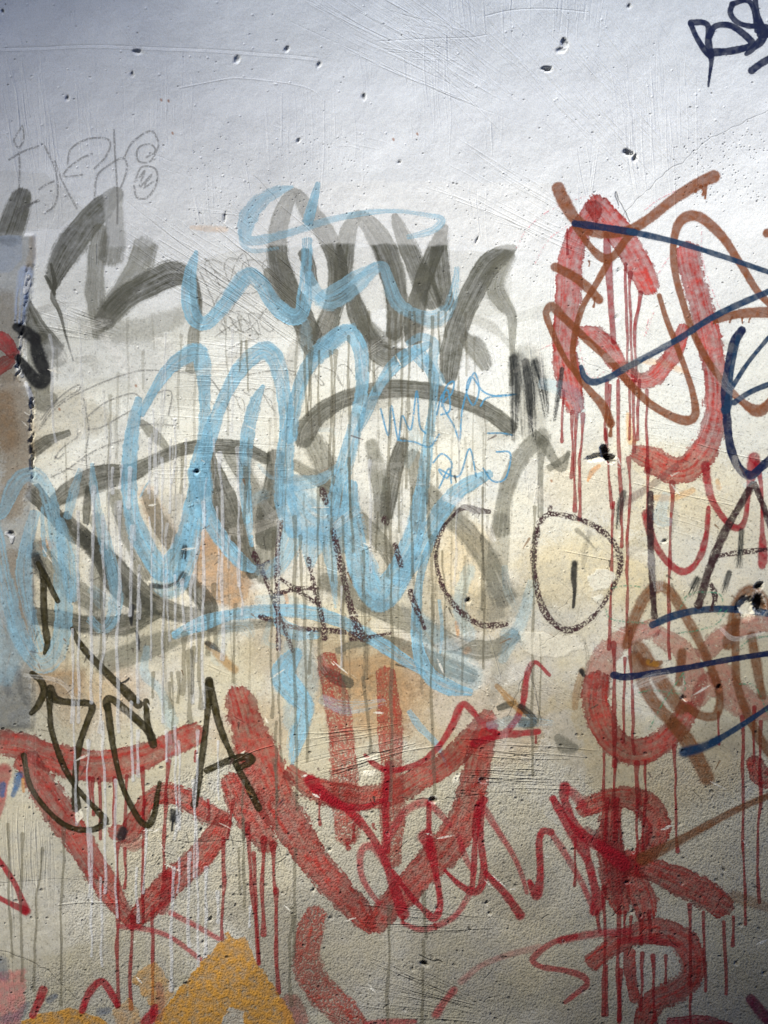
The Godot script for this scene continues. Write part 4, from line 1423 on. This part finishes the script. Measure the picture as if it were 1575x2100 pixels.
	drips(RED_DRIP, "181,1595,1640,6 190,1595,1670,6 203,1595,1720,6 232,1595,1690,7 259,1590,1720,6,-6 291,1575,1890,6 341,1560,1800,8 245,1730,1840,6,-4 256,1740,1820,5 295,1640,1670,5 427,1640,1680,5 405,1540,1560,5")
	drips(RED_DRIP, "239,1850,2060,8 271,1880,2068,8 318,1860,2085,8 458,1720,1925,8 480,1640,1720,5,-10")
	mark("painted_letter", "broad red V crossed by bars, largest red letter at the bottom centre")
	paint(RED, "488,1425,50 502,1470,62 520,1530,76 545,1590,84 570,1645,80 600,1695,70 640,1760,58 690,1820,56 735,1872,50 762,1908,22")
	paint(RED, "470,1595,36 500,1650,66 530,1700,54 552,1738,36")
	paint(RED, "590,1580,30 640,1615,42 690,1630,50 750,1635,46 810,1625,44 860,1595,46 910,1568,44 950,1530,42 985,1490,42 1005,1466,34")
	paint(RED, "1000,1482,42 985,1540,50 972,1600,54 955,1660,54 930,1715,60 895,1760,60 850,1805,56 805,1850,56 762,1898,44")
	paint(RED_DRY, "668,1345,36 678,1390,48 692,1450,50 700,1510,48 705,1580,50 708,1640,52 712,1690,50 712,1718,42")
	paint(RED_DRY, "790,1376,40 795,1430,48 800,1500,52 803,1570,50 805,1640,50 804,1700,46 802,1768,36")
	drips(RED_DRIP, "505,1690,1975,8,26 540,1720,1915,9 560,1730,1830,8,4 566,1825,2035,8,4 520,1750,1970,7,12 727,1690,1722,5 712,1725,1738,8")
	mark("painted_letter", "short red curved stroke with nothing joined to it, by the yellow peak")
	paint(RED_DRY, "650,1868,38 634,1920,52 630,1980,54 655,2030,56 700,2072,60 740,2140,60")
	paint(RED_FAINT, "590,2050,50 610,2100,60")
	mark("red_splash", "faded pink red patch in the lower left corner")
	patch({"c": lin(204, 112, 112), "op": 0.62, "glaze": 0.4, "vary": 0.6, "fade": 5.0, "wander": 6.0, "grain": 0.15}, "-40,1990 54,1985 54,2050 40,2110 -40,2120")
	stain(lin(60, 80, 108), 0.5, "0,1975,30 6,2000,26", 0.2)
	stain(lin(60, 80, 108), 0.45, "10,2090,20 40,2080,20 55,2060,12", 0.2)
	stain(lin(60, 80, 110), 0.6, "100,2050,14 112,2042,12", 0.2)
	stain(lin(60, 80, 110), 0.6, "205,2075,16 220,2072,14", 0.2)
	mark("painted_peak", "ochre yellow painted peak at the bottom edge")
	patch(OCHRE, "466,1912 482,1922 500,1920 545,2000 590,2070 630,2140 640,2200 300,2200 320,2080 358,2036 410,1975")
	mark("painted_hump", "low ochre yellow hump in the bottom left corner")
	patch(OCHRE, "10,2125 45,2092 83,2071 136,2066 190,2078 235,2102 270,2150 260,2205 0,2205")
	patch(set_of(OCHRE, {"op": 0.6}), "264,1998 318,1972 356,2034 330,2070 310,2066")
	patch(set_of(OCHRE, {"op": 0.5}), "228,2070 268,2048 300,2110 240,2110")
	patch({"c": lin(168, 165, 154), "op": 0.9, "vary": 0.5, "fade": 3.0, "wander": 6.0}, "470,2058 500,2076 510,2130 440,2130", "bare_patch", false)
	stain(lin(150, 74, 66), 0.5, "325,2020,14 328,2060,20 318,2090,24", 0.4)


func sprays() -> void:
	mark("sprayed_tag", "brown sprayed tag looping over the topmost red letter")
	paint(BROWN, "1144,386,24 1160,420,24 1182,452,22 1212,472,22 1250,479,18 1292,470,18 1330,448,18 1385,405,20 1435,374,24 1464,361,24")
	paint(BROWN, "1180,465,12 1212,508,12 1240,530,18 1262,520,14 1285,488,14 1305,472,12")
	paint(BROWN, "1245,540,14 1222,582,12 1196,625,11 1182,670,11 1174,720,11 1182,765,12 1206,797,13 1236,832,18 1252,868,18")
	paint(BROWN, "1138,547,16 1175,566,17 1205,590,18 1228,614,16")
	paint(BROWN, "1182,766,11 1160,738,10 1136,690,11 1122,655,12 1120,638,14 1132,628,18 1155,650,15 1204,697,14 1256,745,14 1292,788,14 1330,825,15 1370,850,15 1405,862,18 1425,850,16 1420,805,12 1406,760,11 1386,705,11 1366,655,10 1351,606,9")
	paint(BROWN, "1488,790,12 1450,738,13 1420,680,13 1398,615,13 1384,560,13 1380,510,13 1388,465,17 1408,444,20 1438,447,19 1482,487,17 1520,545,14 1560,605,13 1620,660,12")
	paint(BROWN, "1488,790,12 1520,822,14 1552,842,22 1578,825,16 1620,770,12")
	paint(BROWN, "1466,657,12 1510,644,16 1560,640,19 1640,643,18")
	paint(BROWN, "1572,478,16 1610,470,14")
	drips(set_of(BROWN, {"soft": 0.4}), "1445,380,406,5 1436,382,398,5 1425,388,392,4 1220,610,628,4 1253,862,892,6 1205,535,545,3 1500,650,660,3 1520,652,662,3 1540,652,660,3")
	mark("sprayed_tag", "brown sprayed tag with a pointed N over the faded red ring")
	paint(BROWN_SOFT, "1284,1322,18 1300,1270,22 1322,1225,22 1348,1203,22 1372,1212,20 1398,1250,20 1430,1310,18 1462,1380,16 1475,1430,16 1466,1466,18 1435,1466,16 1410,1450,14")
	paint(BROWN_SOFT, "1303,1350,28 1330,1424,26 1378,1482,24")
	paint(BROWN_SOFT, "1310,1330,30 1347,1384,28 1394,1452,26")
	paint(BROWN_SOFT, "1398,1338,18 1391,1400,14")
	paint(BROWN_SOFT, "1383,1486,26 1420,1536,28 1449,1594,28")
	paint(BROWN_SOFT, "1493,1320,24 1512,1242,24 1537,1212,24 1568,1236,22 1600,1280,20")
	paint(BROWN_SOFT, "1507,1275,16 1511,1400,16 1548,1497,18 1590,1560,20")
	paint(BROWN_SOFT, "1540,1304,18 1550,1360,20 1562,1426,16")
	paint(BROWN_SOFT, "1320,1356,14 1340,1362,12 1355,1358,8")
	stain(lin(168, 118, 40), 0.8, "1330,1358,12 1346,1362,12", 0.2)
	mark("sprayed_line", "straight brown sprayed line rising to the right from the red R")
	paint(BROWN_SOFT, "1318,1760,26 1385,1727,18 1450,1692,14 1517,1657,14 1640,1605,14")
	paint(set_of(BROWN_SOFT, {"op": 0.5}), "1506,1838,22 1580,1862,18 1640,1880,18")
	mark("sprayed_scrawl", "crimson sprayed loops beside the crayon letters at the right")
	paint(CRIMSON, "1446,955,22 1450,990,18 1462,1030,14 1490,1070,14 1514,1082,15 1528,1060,13 1534,1010,11 1542,965,24 1545,940,26")
	paint(CRIMSON, "1552,950,18 1560,1000,8 1562,1080,10 1564,1140,22 1562,1158,16")
	paint(CRIMSON, "1326,1055,22 1336,1100,17 1362,1145,15 1400,1172,17 1430,1150,15 1447,1100,13 1452,1040,10")
	mark("sprayed_scrawl", "crimson sprayed line waving over the bars of the big red V")
	paint(CRIMSON, "1126,1384,8 1098,1358,11 1081,1380,13 1072,1440,14 1055,1480,15 1024,1504,13 985,1478,13 965,1454,15 946,1446,17 925,1490,15 895,1535,14 855,1566,13 800,1580,13 765,1565,12 748,1548,7")
	paint(CRIMSON, "972,1524,20 1025,1508,17 1065,1504,16 1103,1500,14")
	paint(CRIMSON, "797,1568,18 790,1650,18 794,1745,12")
	paint(CRIMSON, "636,1600,28 665,1628,22 705,1655,17 745,1692,18 780,1745,17 800,1795,19 815,1840,23 827,1874,24")
	paint(CRIMSON, "640,1615,18 690,1648,18 740,1655,14 785,1640,10")
	paint(CRIMSON_THIN, "785,1740,16 805,1700,16 835,1660,16 872,1645,18 898,1665,14 922,1692,12")
	paint(CRIMSON_THIN, "790,1765,20 765,1735,18 742,1742,15 738,1780,13 750,1815,12 776,1852,10")
	paint(CRIMSON, "872,1715,32 885,1752,24 895,1800,13 902,1855,16 890,1882,19 865,1862,13 838,1832,12 805,1785,9")
	paint(CRIMSON, "879,1645,12 879,1700,13 880,1745,14")
	paint(CRIMSON, "992,1640,20 980,1660,22 974,1720,14 971,1780,14 968,1818,12")
	paint(CRIMSON, "985,1652,18 985,1720,16 992,1782,18 985,1820,20 968,1828,18 940,1812,12 912,1785,8")
	paint(CRIMSON_THIN, "990,1655,16 1020,1702,13 1050,1750,11 1068,1790,10 1080,1830,8")
	paint(CRIMSON, "996,1790,12 1020,1815,16 1045,1845,19 1066,1876,24")
	paint(CRIMSON_THIN, "964,1830,12 935,1876,12 893,1899,13 860,1905,12 825,1892,9")
	paint(CRIMSON, "1086,1808,12 1100,1836,20 1108,1790,17 1105,1730,15 1112,1705,15 1130,1706,13")
	paint(CRIMSON_THIN, "1130,1708,12 1152,1740,14 1175,1778,13 1195,1815,12 1215,1860,12")
	paint(CRIMSON_THIN, "940,1715,12 955,1760,12 972,1790,10")
	drips(RED_DRIP, "657,1640,1690,5 766,1690,1700,4 1179,1720,1815,5 1223,1870,1910,6 892,1895,1905,5 827,1880,1892,5 1100,1510,1522,4")
	mark("sprayed_scrawl", "crimson V cluster of short thick strokes left of the R")
	paint(CRIMSON, "1134,1638,18 1160,1685,22 1185,1720,30 1205,1765,20 1218,1815,20 1226,1850,30 1218,1868,26")
	paint(CRIMSON, "1158,1614,26 1158,1642,20 1172,1680,22 1195,1712,26 1240,1742,26 1278,1772,30")
	paint(CRIMSON_THIN, "1158,1616,20 1178,1630,20 1204,1664,16")
	mark("sprayed_scrawl", "crimson sprayed hook like a flat S at the lower right")
	paint(CRIMSON_THIN, "1290,1910,14 1265,1912,16 1210,1916,16 1150,1928,16")
	paint(set_of(CRIMSON, {"op": 0.75}), "1180,1920,12 1140,1930,12 1110,1948,14 1092,1968,15 1110,1982,14 1160,1990,14 1195,2002,15 1203,2018,14 1182,2036,13 1158,2055,9")
	paint(set_of(CRIMSON_THIN, {"op": 0.35}), "1105,1942,14 1040,1958,12 985,1980,12 945,2012,14")
	paint(CRIMSON_THIN, "930,2030,16 912,2052,14 894,2080,18")
	paint(CRIMSON_THIN, "750,2100,14 800,2096,16 850,2094,10")
	mark("sprayed_scrawl", "crimson arrow and arch strokes in the lower left corner")
	paint(CRIMSON, "-20,1738,13 30,1812,13 52,1868,20")
	paint(CRIMSON, "-20,1832,11 15,1850,11 50,1866,20")
	paint(CRIMSON, "88,2030,22 78,2056,20 66,2082,16")
	paint(CRIMSON, "168,2072,16 182,2036,17 206,2012,18 224,2030,16 240,2062,13")
	paint(CRIMSON, "300,2095,26 312,2080,22 318,2064,12")
	paint(CRIMSON_THIN, "350,1872,12 400,1898,11 448,1925,10")
	paint(CRIMSON_THIN, "246,1898,12 300,1905,11 350,1922,10 410,1966,10")
	paint(set_of(CRIMSON, {"op": 0.7}), "8,1580,30 4,1620,24 -10,1680,20")
	paint(set_of(CRIMSON, {"c": lin(110, 30, 60)}), "1540,2050,24 1565,2080,26 1600,2120,30")
	stain(lin(40, 92, 140), 0.8, "38,1590,16 34,1608,14 26,1630,9", 0.1)
	stain(lin(40, 92, 140), 0.8, "5,1610,14 4,1630,10", 0.1)
	stain(lin(190, 124, 40), 0.7, "46,1598,7 48,1622,6", 0.1)
	mark("sprayed_hoop", "soft black sprayed hoop beside the cracked panel edge")
	var soot := {"c": lin(9, 13, 18), "op": 0.98, "soft": 0.6, "wide": 1.25, "rough": 0.2, "vary": 0.15}
	paint(soot, "34,670,14 52,680,20 70,694,22")
	paint(soot, "71,690,12 76,722,24 86,750,24 93,774,20 82,784,24 64,770,22 50,750,16 37,734,12")


func markers() -> void:
	mark("marker_line", "long navy sprayed line crossing the brown tag")
	paint(NAVY_DARK, "1178,458,13 1240,466,14 1300,476,13")
	paint(NAVY, "1290,474,12 1350,487,11 1400,500,11 1480,525,10 1640,580,10")
	mark("marker_line", "navy sprayed check stroke with a short hook at its left end")
	paint(NAVY, "1191,752,9 1198,772,12 1215,783,13 1245,775,12 1290,750,12 1390,695,12 1480,640,12 1640,570,12")
	mark("navy_scrawl", "navy sprayed U shape with doubled strokes at the right edge")
	paint(NAVY_DARK, "1521,677,16 1505,702,16 1492,748,12 1487,800,16 1490,860,15 1498,920,16 1516,960,16 1538,974,18 1560,958,15 1620,900,13")
	paint(NAVY, "1514,690,9 1500,760,9 1492,830,16 1486,840,16")
	paint(NAVY, "1620,640,8 1540,735,8 1500,795,9")
	paint(NAVY, "1620,772,11 1545,800,10 1505,825,11")
	mark("marker_line", "navy arched sprayed line below the crayon A")
	paint(NAVY, "1338,1281,13 1380,1263,14 1440,1250,13 1520,1250,13 1640,1268,13")
	mark("marker_line", "straight navy line through the faded red ring")
	paint(NAVY_DARK, "1258,1384,14 1290,1387,13 1400,1370,11 1500,1351,10 1640,1330,11")
	mark("marker_line", "navy line rising to the right with a soft blurred start")
	paint(set_of(NAVY, {"soft": 0.8}), "1402,1542,20 1440,1532,17 1470,1518,14")
	paint(NAVY, "1460,1522,13 1490,1505,11 1545,1470,10 1640,1405,10")
	mark("navy_tag", "dark navy bubble tag with one drip in the top right corner")
	paint(NAVY_DARK, "1416,47,12 1440,46,11 1452,56,12 1452,88,14 1456,108,14")
	paint(NAVY_DARK, "1416,50,11 1427,76,10 1445,104,11 1456,112,15")
	paint(NAVY_DARK, "1454,74,12 1466,54,11 1495,52,11 1525,70,13 1541,91,13 1505,103,13 1458,108,16")
	paint(NAVY_DARK, "1456,110,14 1458,126,9 1455,152,6 1452,176,4", "drip")
	paint(NAVY_DARK, "1501,8,11 1497,26,10 1508,43,10 1530,52,10 1560,54,10 1640,62,10")
	paint(NAVY_DARK, "1502,8,10 1530,0,10 1545,18,10 1553,62,12")
	paint(NAVY_DARK, "1546,-20,10 1553,30,10 1566,72,15 1542,100,12 1530,110,9")
	paint(NAVY_DARK, "1541,144,14 1570,124,14 1640,90,14")
	paint(NAVY_DARK, "1560,70,16 1600,64,18")
	mark("marker_letter", "first olive black marker letter, a bracket by the panel edge")
	paint(OLIVE, "66,1380,9 84,1396,12 90,1418,12 78,1446,12 64,1462,9")
	paint(BLACK_DRY, "74,1140,16 82,1165,20 92,1185,18")
	paint(OLIVE, "78,1155,9 88,1180,12 89,1228,11 92,1280,11 97,1318,11 91,1339,6")
	paint(OLIVE, "92,1180,10 104,1205,10 118,1232,8")
	mark("marker_line", "long olive marker stroke sloping down between pale drips")
	paint(OLIVE, "147,1288,6 168,1326,11 222,1383,13 283,1444,15")
	paint(BLACK, "248,1400,3 258,1396,5 264,1390,4", "fleck")
	mark("marker_letter", "olive black marker letter like a Z with a crossed tail")
	paint(OLIVE, "103,1412,14 112,1432,14 145,1440,12 183,1442,12 188,1455,13 179,1478,11 162,1530,10 153,1598,11 156,1656,14")
	paint(OLIVE, "101,1422,12 102,1460,10 106,1500,10 130,1571,10 160,1620,9 200,1664,11 213,1684,13 190,1701,9 145,1697,9 103,1667,9 62,1612,9 48,1549,10")
	mark("marker_letter", "olive black marker letter like a narrow C with a hooked top")
	paint(OLIVE, "219,1450,13 219,1436,14 230,1434,13 267,1464,13 304,1500,13 314,1526,14")
	paint(OLIVE, "299,1438,11 301,1476,10 309,1512,11")
	paint(OLIVE, "220,1448,12 232,1533,10 251,1613,9 282,1676,10 303,1692,12 316,1668,10 322,1630,9 327,1605,8")
	mark("marker_letter", "olive black marker capital A over the edge of the red heart")
	paint(OLIVE, "428,1396,15 424,1470,11 411,1571,11 398,1649,13")
	paint(OLIVE, "429,1400,14 450,1488,11 480,1560,10 510,1615,11 530,1657,13")
	paint(OLIVE, "424,1579,11 465,1561,11 505,1551,13 515,1560,12 488,1576,10")
	mark("crayon_letter", "dark maroon crayon letter like an A half hidden by blue paint")
	for p in ["577,1070,8 569,1123,9 568,1198,11 570,1272,10 571,1330,10", "521,1134,10 545,1189,8 566,1247,8 600,1334,7", "562,1220,9 607,1207,11 650,1206,10", "574,1186,8 616,1215,9 654,1240,9", "632,1146,9 645,1206,10 661,1272,10 665,1308,10", "533,1264,10 562,1273,9 611,1288,9 686,1293,10 757,1306,10", "520,1140,12 532,1160,8 550,1150,5"]:
		paint(MAROON, p, "crayon_stroke")
	mark("crayon_letter", "dark maroon crayon stroke sloping under the blue loops")
	for p in ["660,1005,14 668,1030,10", "682,1088,13 698,1156,13 715,1231,13 731,1282,15 745,1308,18", "810,1118,10 822,1160,9", "842,1212,12 848,1235,10 860,1262,11 870,1288,8", "790,1066,15 792,1072,12", "720,1310,10 760,1305,8 800,1298,6"]:
		paint(MAROON, p, "crayon_stroke")
	mark("crayon_letter", "dark maroon crayon letter C")
	paint(MAROON, "912,1075,7 896,1112,10 895,1160,11 914,1216,11 946,1256,11 988,1281,11 1038,1280,9", "crayon_stroke")
	paint(MAROON_WET, "915,1072,5 940,1046,7 958,1040,12 975,1046,13 1002,1049,8", "crayon_stroke")
	mark("crayon_letter", "dark maroon crayon letter O round a white spot")
	paint(MAROON, "1104,1072,11 1128,1054,9 1183,1063,10 1228,1084,10 1260,1116,11 1272,1150,11 1263,1190,9 1234,1242,8 1204,1274,10 1172,1291,11 1146,1286,10 1120,1260,11 1104,1220,11 1095,1170,11 1094,1130,11 1102,1082,11", "crayon_stroke")
	paint(MAROON, "1126,1052,8 1128,1040,9", "crayon_stroke")
	mark("crayon_letter", "maroon brushed letter T under the long red drips")
	paint(set_of(MAROON_WET, {"op": 0.5, "c": lin(104, 70, 70)}), "1279,1030,13 1330,998,14 1385,957,12", "crayon_stroke")
	paint(MAROON_WET, "1333,1012,12 1333,1097,13 1337,1188,13 1342,1264,11", "crayon_stroke")
	paint(BLACK_DRY, "1278,1010,10 1270,1035,12 1265,1080,7", "crayon_stroke")
	mark("crayon_letter", "maroon crayon capital A at the right edge")
	paint(MAROON_WET, "1542,992,12 1486,1090,14 1455,1166,14 1432,1240,14", "crayon_stroke")
	paint(MAROON_WET, "1547,992,10 1576,1070,11 1620,1190,11", "crayon_stroke")
	paint(MAROON, "1470,1140,9 1520,1132,9 1620,1120,9", "crayon_stroke")
	paint(MAROON, "1458,1200,10 1466,1225,10 1458,1250,7", "crayon_stroke")
	mark("brush_smudge", "dry black brush smears beside the grey hook")
	paint(GREY_FAINT, "1080,740,70 1092,800,64 1090,880,50")
	paint(BLACK_DRY, "1052,735,15 1057,785,20 1055,840,14 1054,900,8")
	paint(BLACK_DRY, "1078,742,14 1086,790,20 1090,850,14 1094,900,8")
	paint(set_of(BLACK_DRY, {"op": 0.5, "dry": 0.4}), "1062,740,30 1070,800,34 1074,880,24")
	paint(BLACK_DRY, "1098,745,20 1112,795,16 1120,850,8")
	paint(BLACK_DRY, "1152,756,7 1146,800,8 1136,860,6")
	paint(GREY_THIN, "1110,900,20 1150,960,14 1166,925,8")
	mark("ink_dab", "black dabs with runs around the crayon O")
	paint(BLACK, "1178,1155,13 1176,1180,13 1178,1210,8 1175,1245,6")
	paint(set_of(BLACK_DRY, {"op": 0.5, "wide": 0.8}), "1182,1086,11 1198,1100,8 1224,1130,3")
	paint(set_of(BLACK_DRY, {"op": 0.3}), "1208,1090,7 1198,1130,10 1196,1175,5")
	paint(BLACK_DRY, "1430,1188,12 1418,1212,14")
	paint(BLACK_DRY, "1495,1174,9 1484,1210,10")
	paint(BLACK_DRY, "1520,1088,9 1516,1160,9")
	mark("ink_dab", "black dabs and runs low on the left, over the blue loop")
	paint(BLACK, "272,1244,12 268,1262,9 269,1282,4")
	paint(BLACK, "279,1295,5 283,1315,7 284,1332,3")
	paint(BLACK_DRY, "376,1178,11 366,1196,12")
	paint(BLACK_DRY, "378,1122,10 376,1140,12")
	paint(BLACK_DRY, "310,1200,9 340,1202,8 362,1192,5")
	paint(BLACK, "246,1716,16 252,1704,20 250,1714,16")
	paint(BLACK, "358,1670,22 357,1677,22")
	paint(BLACK, "354,1680,5 352,1702,5")
	stain(lin(176, 130, 60), 0.7, "426,1320,12 450,1345,18 480,1372,16", 0.4)
	paint(BLACK_DRY, "424,1318,9 438,1326,9 452,1335,5")
	mark("burnt_streak", "ochre and black streak crossing the crimson line")
	paint({"c": lin(176, 128, 58), "op": 0.7, "glaze": 0.4, "soft": 0.5, "dry": 0.4, "rough": 0.4}, "1018,1406,10 1050,1440,16 1075,1462,14")
	paint(BLACK_DRY, "1066,1448,10 1085,1465,12 1100,1478,6")
	paint({"c": lin(150, 110, 60), "op": 0.6, "glaze": 0.4, "soft": 0.5, "dry": 0.4, "rough": 0.4}, "1194,1375,14 1182,1420,16 1178,1450,12")
	paint(BLACK, "1192,1376,12 1196,1384,8")
	mark("green_scribble", "fine green crayon scribble between the navy lines")
	for p in ["1400,1228 1420,1216 1450,1214 1475,1218 1482,1240 1470,1262", "1395,1245 1410,1220", "1255,1205 1290,1200 1325,1206", "1240,1245 1256,1270 1330,1278", "1388,1298 1430,1292 1470,1278 1490,1250", "1310,1420 1340,1415 1400,1420 1402,1380", "1330,1495 1360,1440 1400,1380", "1512,1330 1540,1310 1575,1304", "1515,1402 1545,1404 1560,1430 1580,1480"]:
		paint(GREEN_CHALK, with_width(p, 3.4), "chalk_line")


func runs() -> void:
	mark("paint_runs", "pale vertical runs streaking down over the left side")
	drips(WHITE_DRIP, "150,1290,1480,5 159,1050,1480,6 190,1000,1440,7 209,1060,1500,7 244,1030,1500,7 271,1080,1262,7 287,1180,1440,6 333,940,1480,5 359,1180,1290,6 373,1190,1290,6 394,1180,1440,6 417,1030,1450,8 452,930,1350,7 486,920,1200,7 490,1150,1260,4 268,960,1040,7 232,960,1010,6 250,955,1000,5 306,900,1010,5 322,880,1010,5 380,900,1000,4 440,900,1000,4 349,900,1050,4 357,860,990,4")
	drips(WHITE_DRIP, "150,1440,1690,5 181,1520,1840,6 209,1480,1830,6 238,1600,1880,5 267,1440,1600,6 283,1500,1590,6 297,1700,1830,5 357,1490,1720,6 366,1520,1700,5 405,1500,1980,6 394,1600,1800,5 355,1780,2030,7 362,1760,1830,5 388,1750,1940,7 421,1780,1960,7 445,1830,1890,6 448,1520,1640,4 185,1700,1960,5 208,1800,1980,5 280,1780,1890,5 340,1500,1560,5 512,1860,1900,5")
	mark("paint_runs", "thin grey vertical runs falling from the upper grey letters")
	drips(GREY_DRIP, "497,700,760,4 503,700,800,4 625,710,850,5 632,720,860,5 640,715,900,5 655,720,870,5 678,720,960,6 690,720,990,7 714,690,1060,6 754,640,760,5 764,740,800,6 797,640,1060,7 812,640,740,5 824,640,880,5 840,640,1000,6 864,640,760,4 884,650,1100,7 900,640,720,4 912,640,690,4 850,640,690,4")
	drips(GREY_DRIP, "374,915,1010,7 440,930,1020,6 502,960,1180,7 561,1090,1470,6,-6 604,1060,1660,7 616,1100,1560,6,6 655,1000,1370,6 680,1010,1190,5 704,1060,1340,6 797,1060,1640,7 745,1130,1390,7 712,940,1130,5 840,1000,1180,5 884,1100,1640,7 988,1000,1250,5 988,1100,1370,5 906,1130,1390,4 1096,1040,1590,6,4 820,970,1090,5 792,1010,1180,6 774,1050,1130,4 1108,1300,1480,4")
	drips(GREY_DRIP, "378,1300,1420,10 386,1340,1480,12 398,1330,1420,9 408,1300,1450,8 428,1240,1340,10 362,1380,1440,6 346,1400,1450,7 312,1380,1430,6 208,1170,1350,7 350,1380,1520,4 440,1200,1330,8 484,1240,1400,6 570,1340,1560,5 566,1480,1700,6,4 640,1300,1380,6 745,1390,1540,7,12")
	drips(GREY_DRIP, "17,1690,1960,6 46,1710,2010,6 85,1740,2030,6,-14 130,1700,2060,6,-12 497,1680,1860,6 598,1860,2060,7 605,1740,1960,6 797,1860,2100,7,-6 868,1830,1920,7,8 866,1930,2100,6 500,1600,1720,5 560,1560,1640,6 488,1740,1830,5")
	mark("flaked_spot", "cream white flaked spots on the crayon O and beside it")
	var fl := {"c": lin(236, 230, 210), "op": 0.9, "vary": 0.15, "fade": 2.5, "wander": 5.0, "lift": 0.04}
	patch(fl, "1205,1180 1225,1165 1250,1165 1262,1180 1250,1205 1222,1212 1205,1202")
	patch(fl, "1214,1222 1232,1215 1236,1228 1222,1238")
	patch(set_of(fl, {"op": 0.5}), "1060,1290 1120,1300 1180,1300 1200,1330 1140,1350 1080,1340")
	patch(set_of(fl, {"op": 0.9}), "1506,1236 1530,1222 1545,1240 1546,1258 1520,1262")
	for p in ["675,1355 688,1362 684,1366", "930,1590 945,1582 940,1602 925,1606", "886,1632 896,1628 892,1642", "1390,1425 1400,1430 1410,1440 1402,1438", "1290,1420 1296,1424", "718,1380 732,1392 736,1396 720,1384", "750,1412 764,1422", "540,1440 545,1470 552,1485 544,1480", "730,1556 775,1548 776,1556 732,1563", "742,1580 770,1576 766,1590 744,1592", "152,1668 166,1655 172,1675 158,1690", "490,1545 504,1536 500,1546", "120,1790 126,1782"]:
		if p.split(" ").size() > 2:
			patch(set_of(fl, {"op": 0.85, "fade": 1.2, "wander": 2.0}), p)
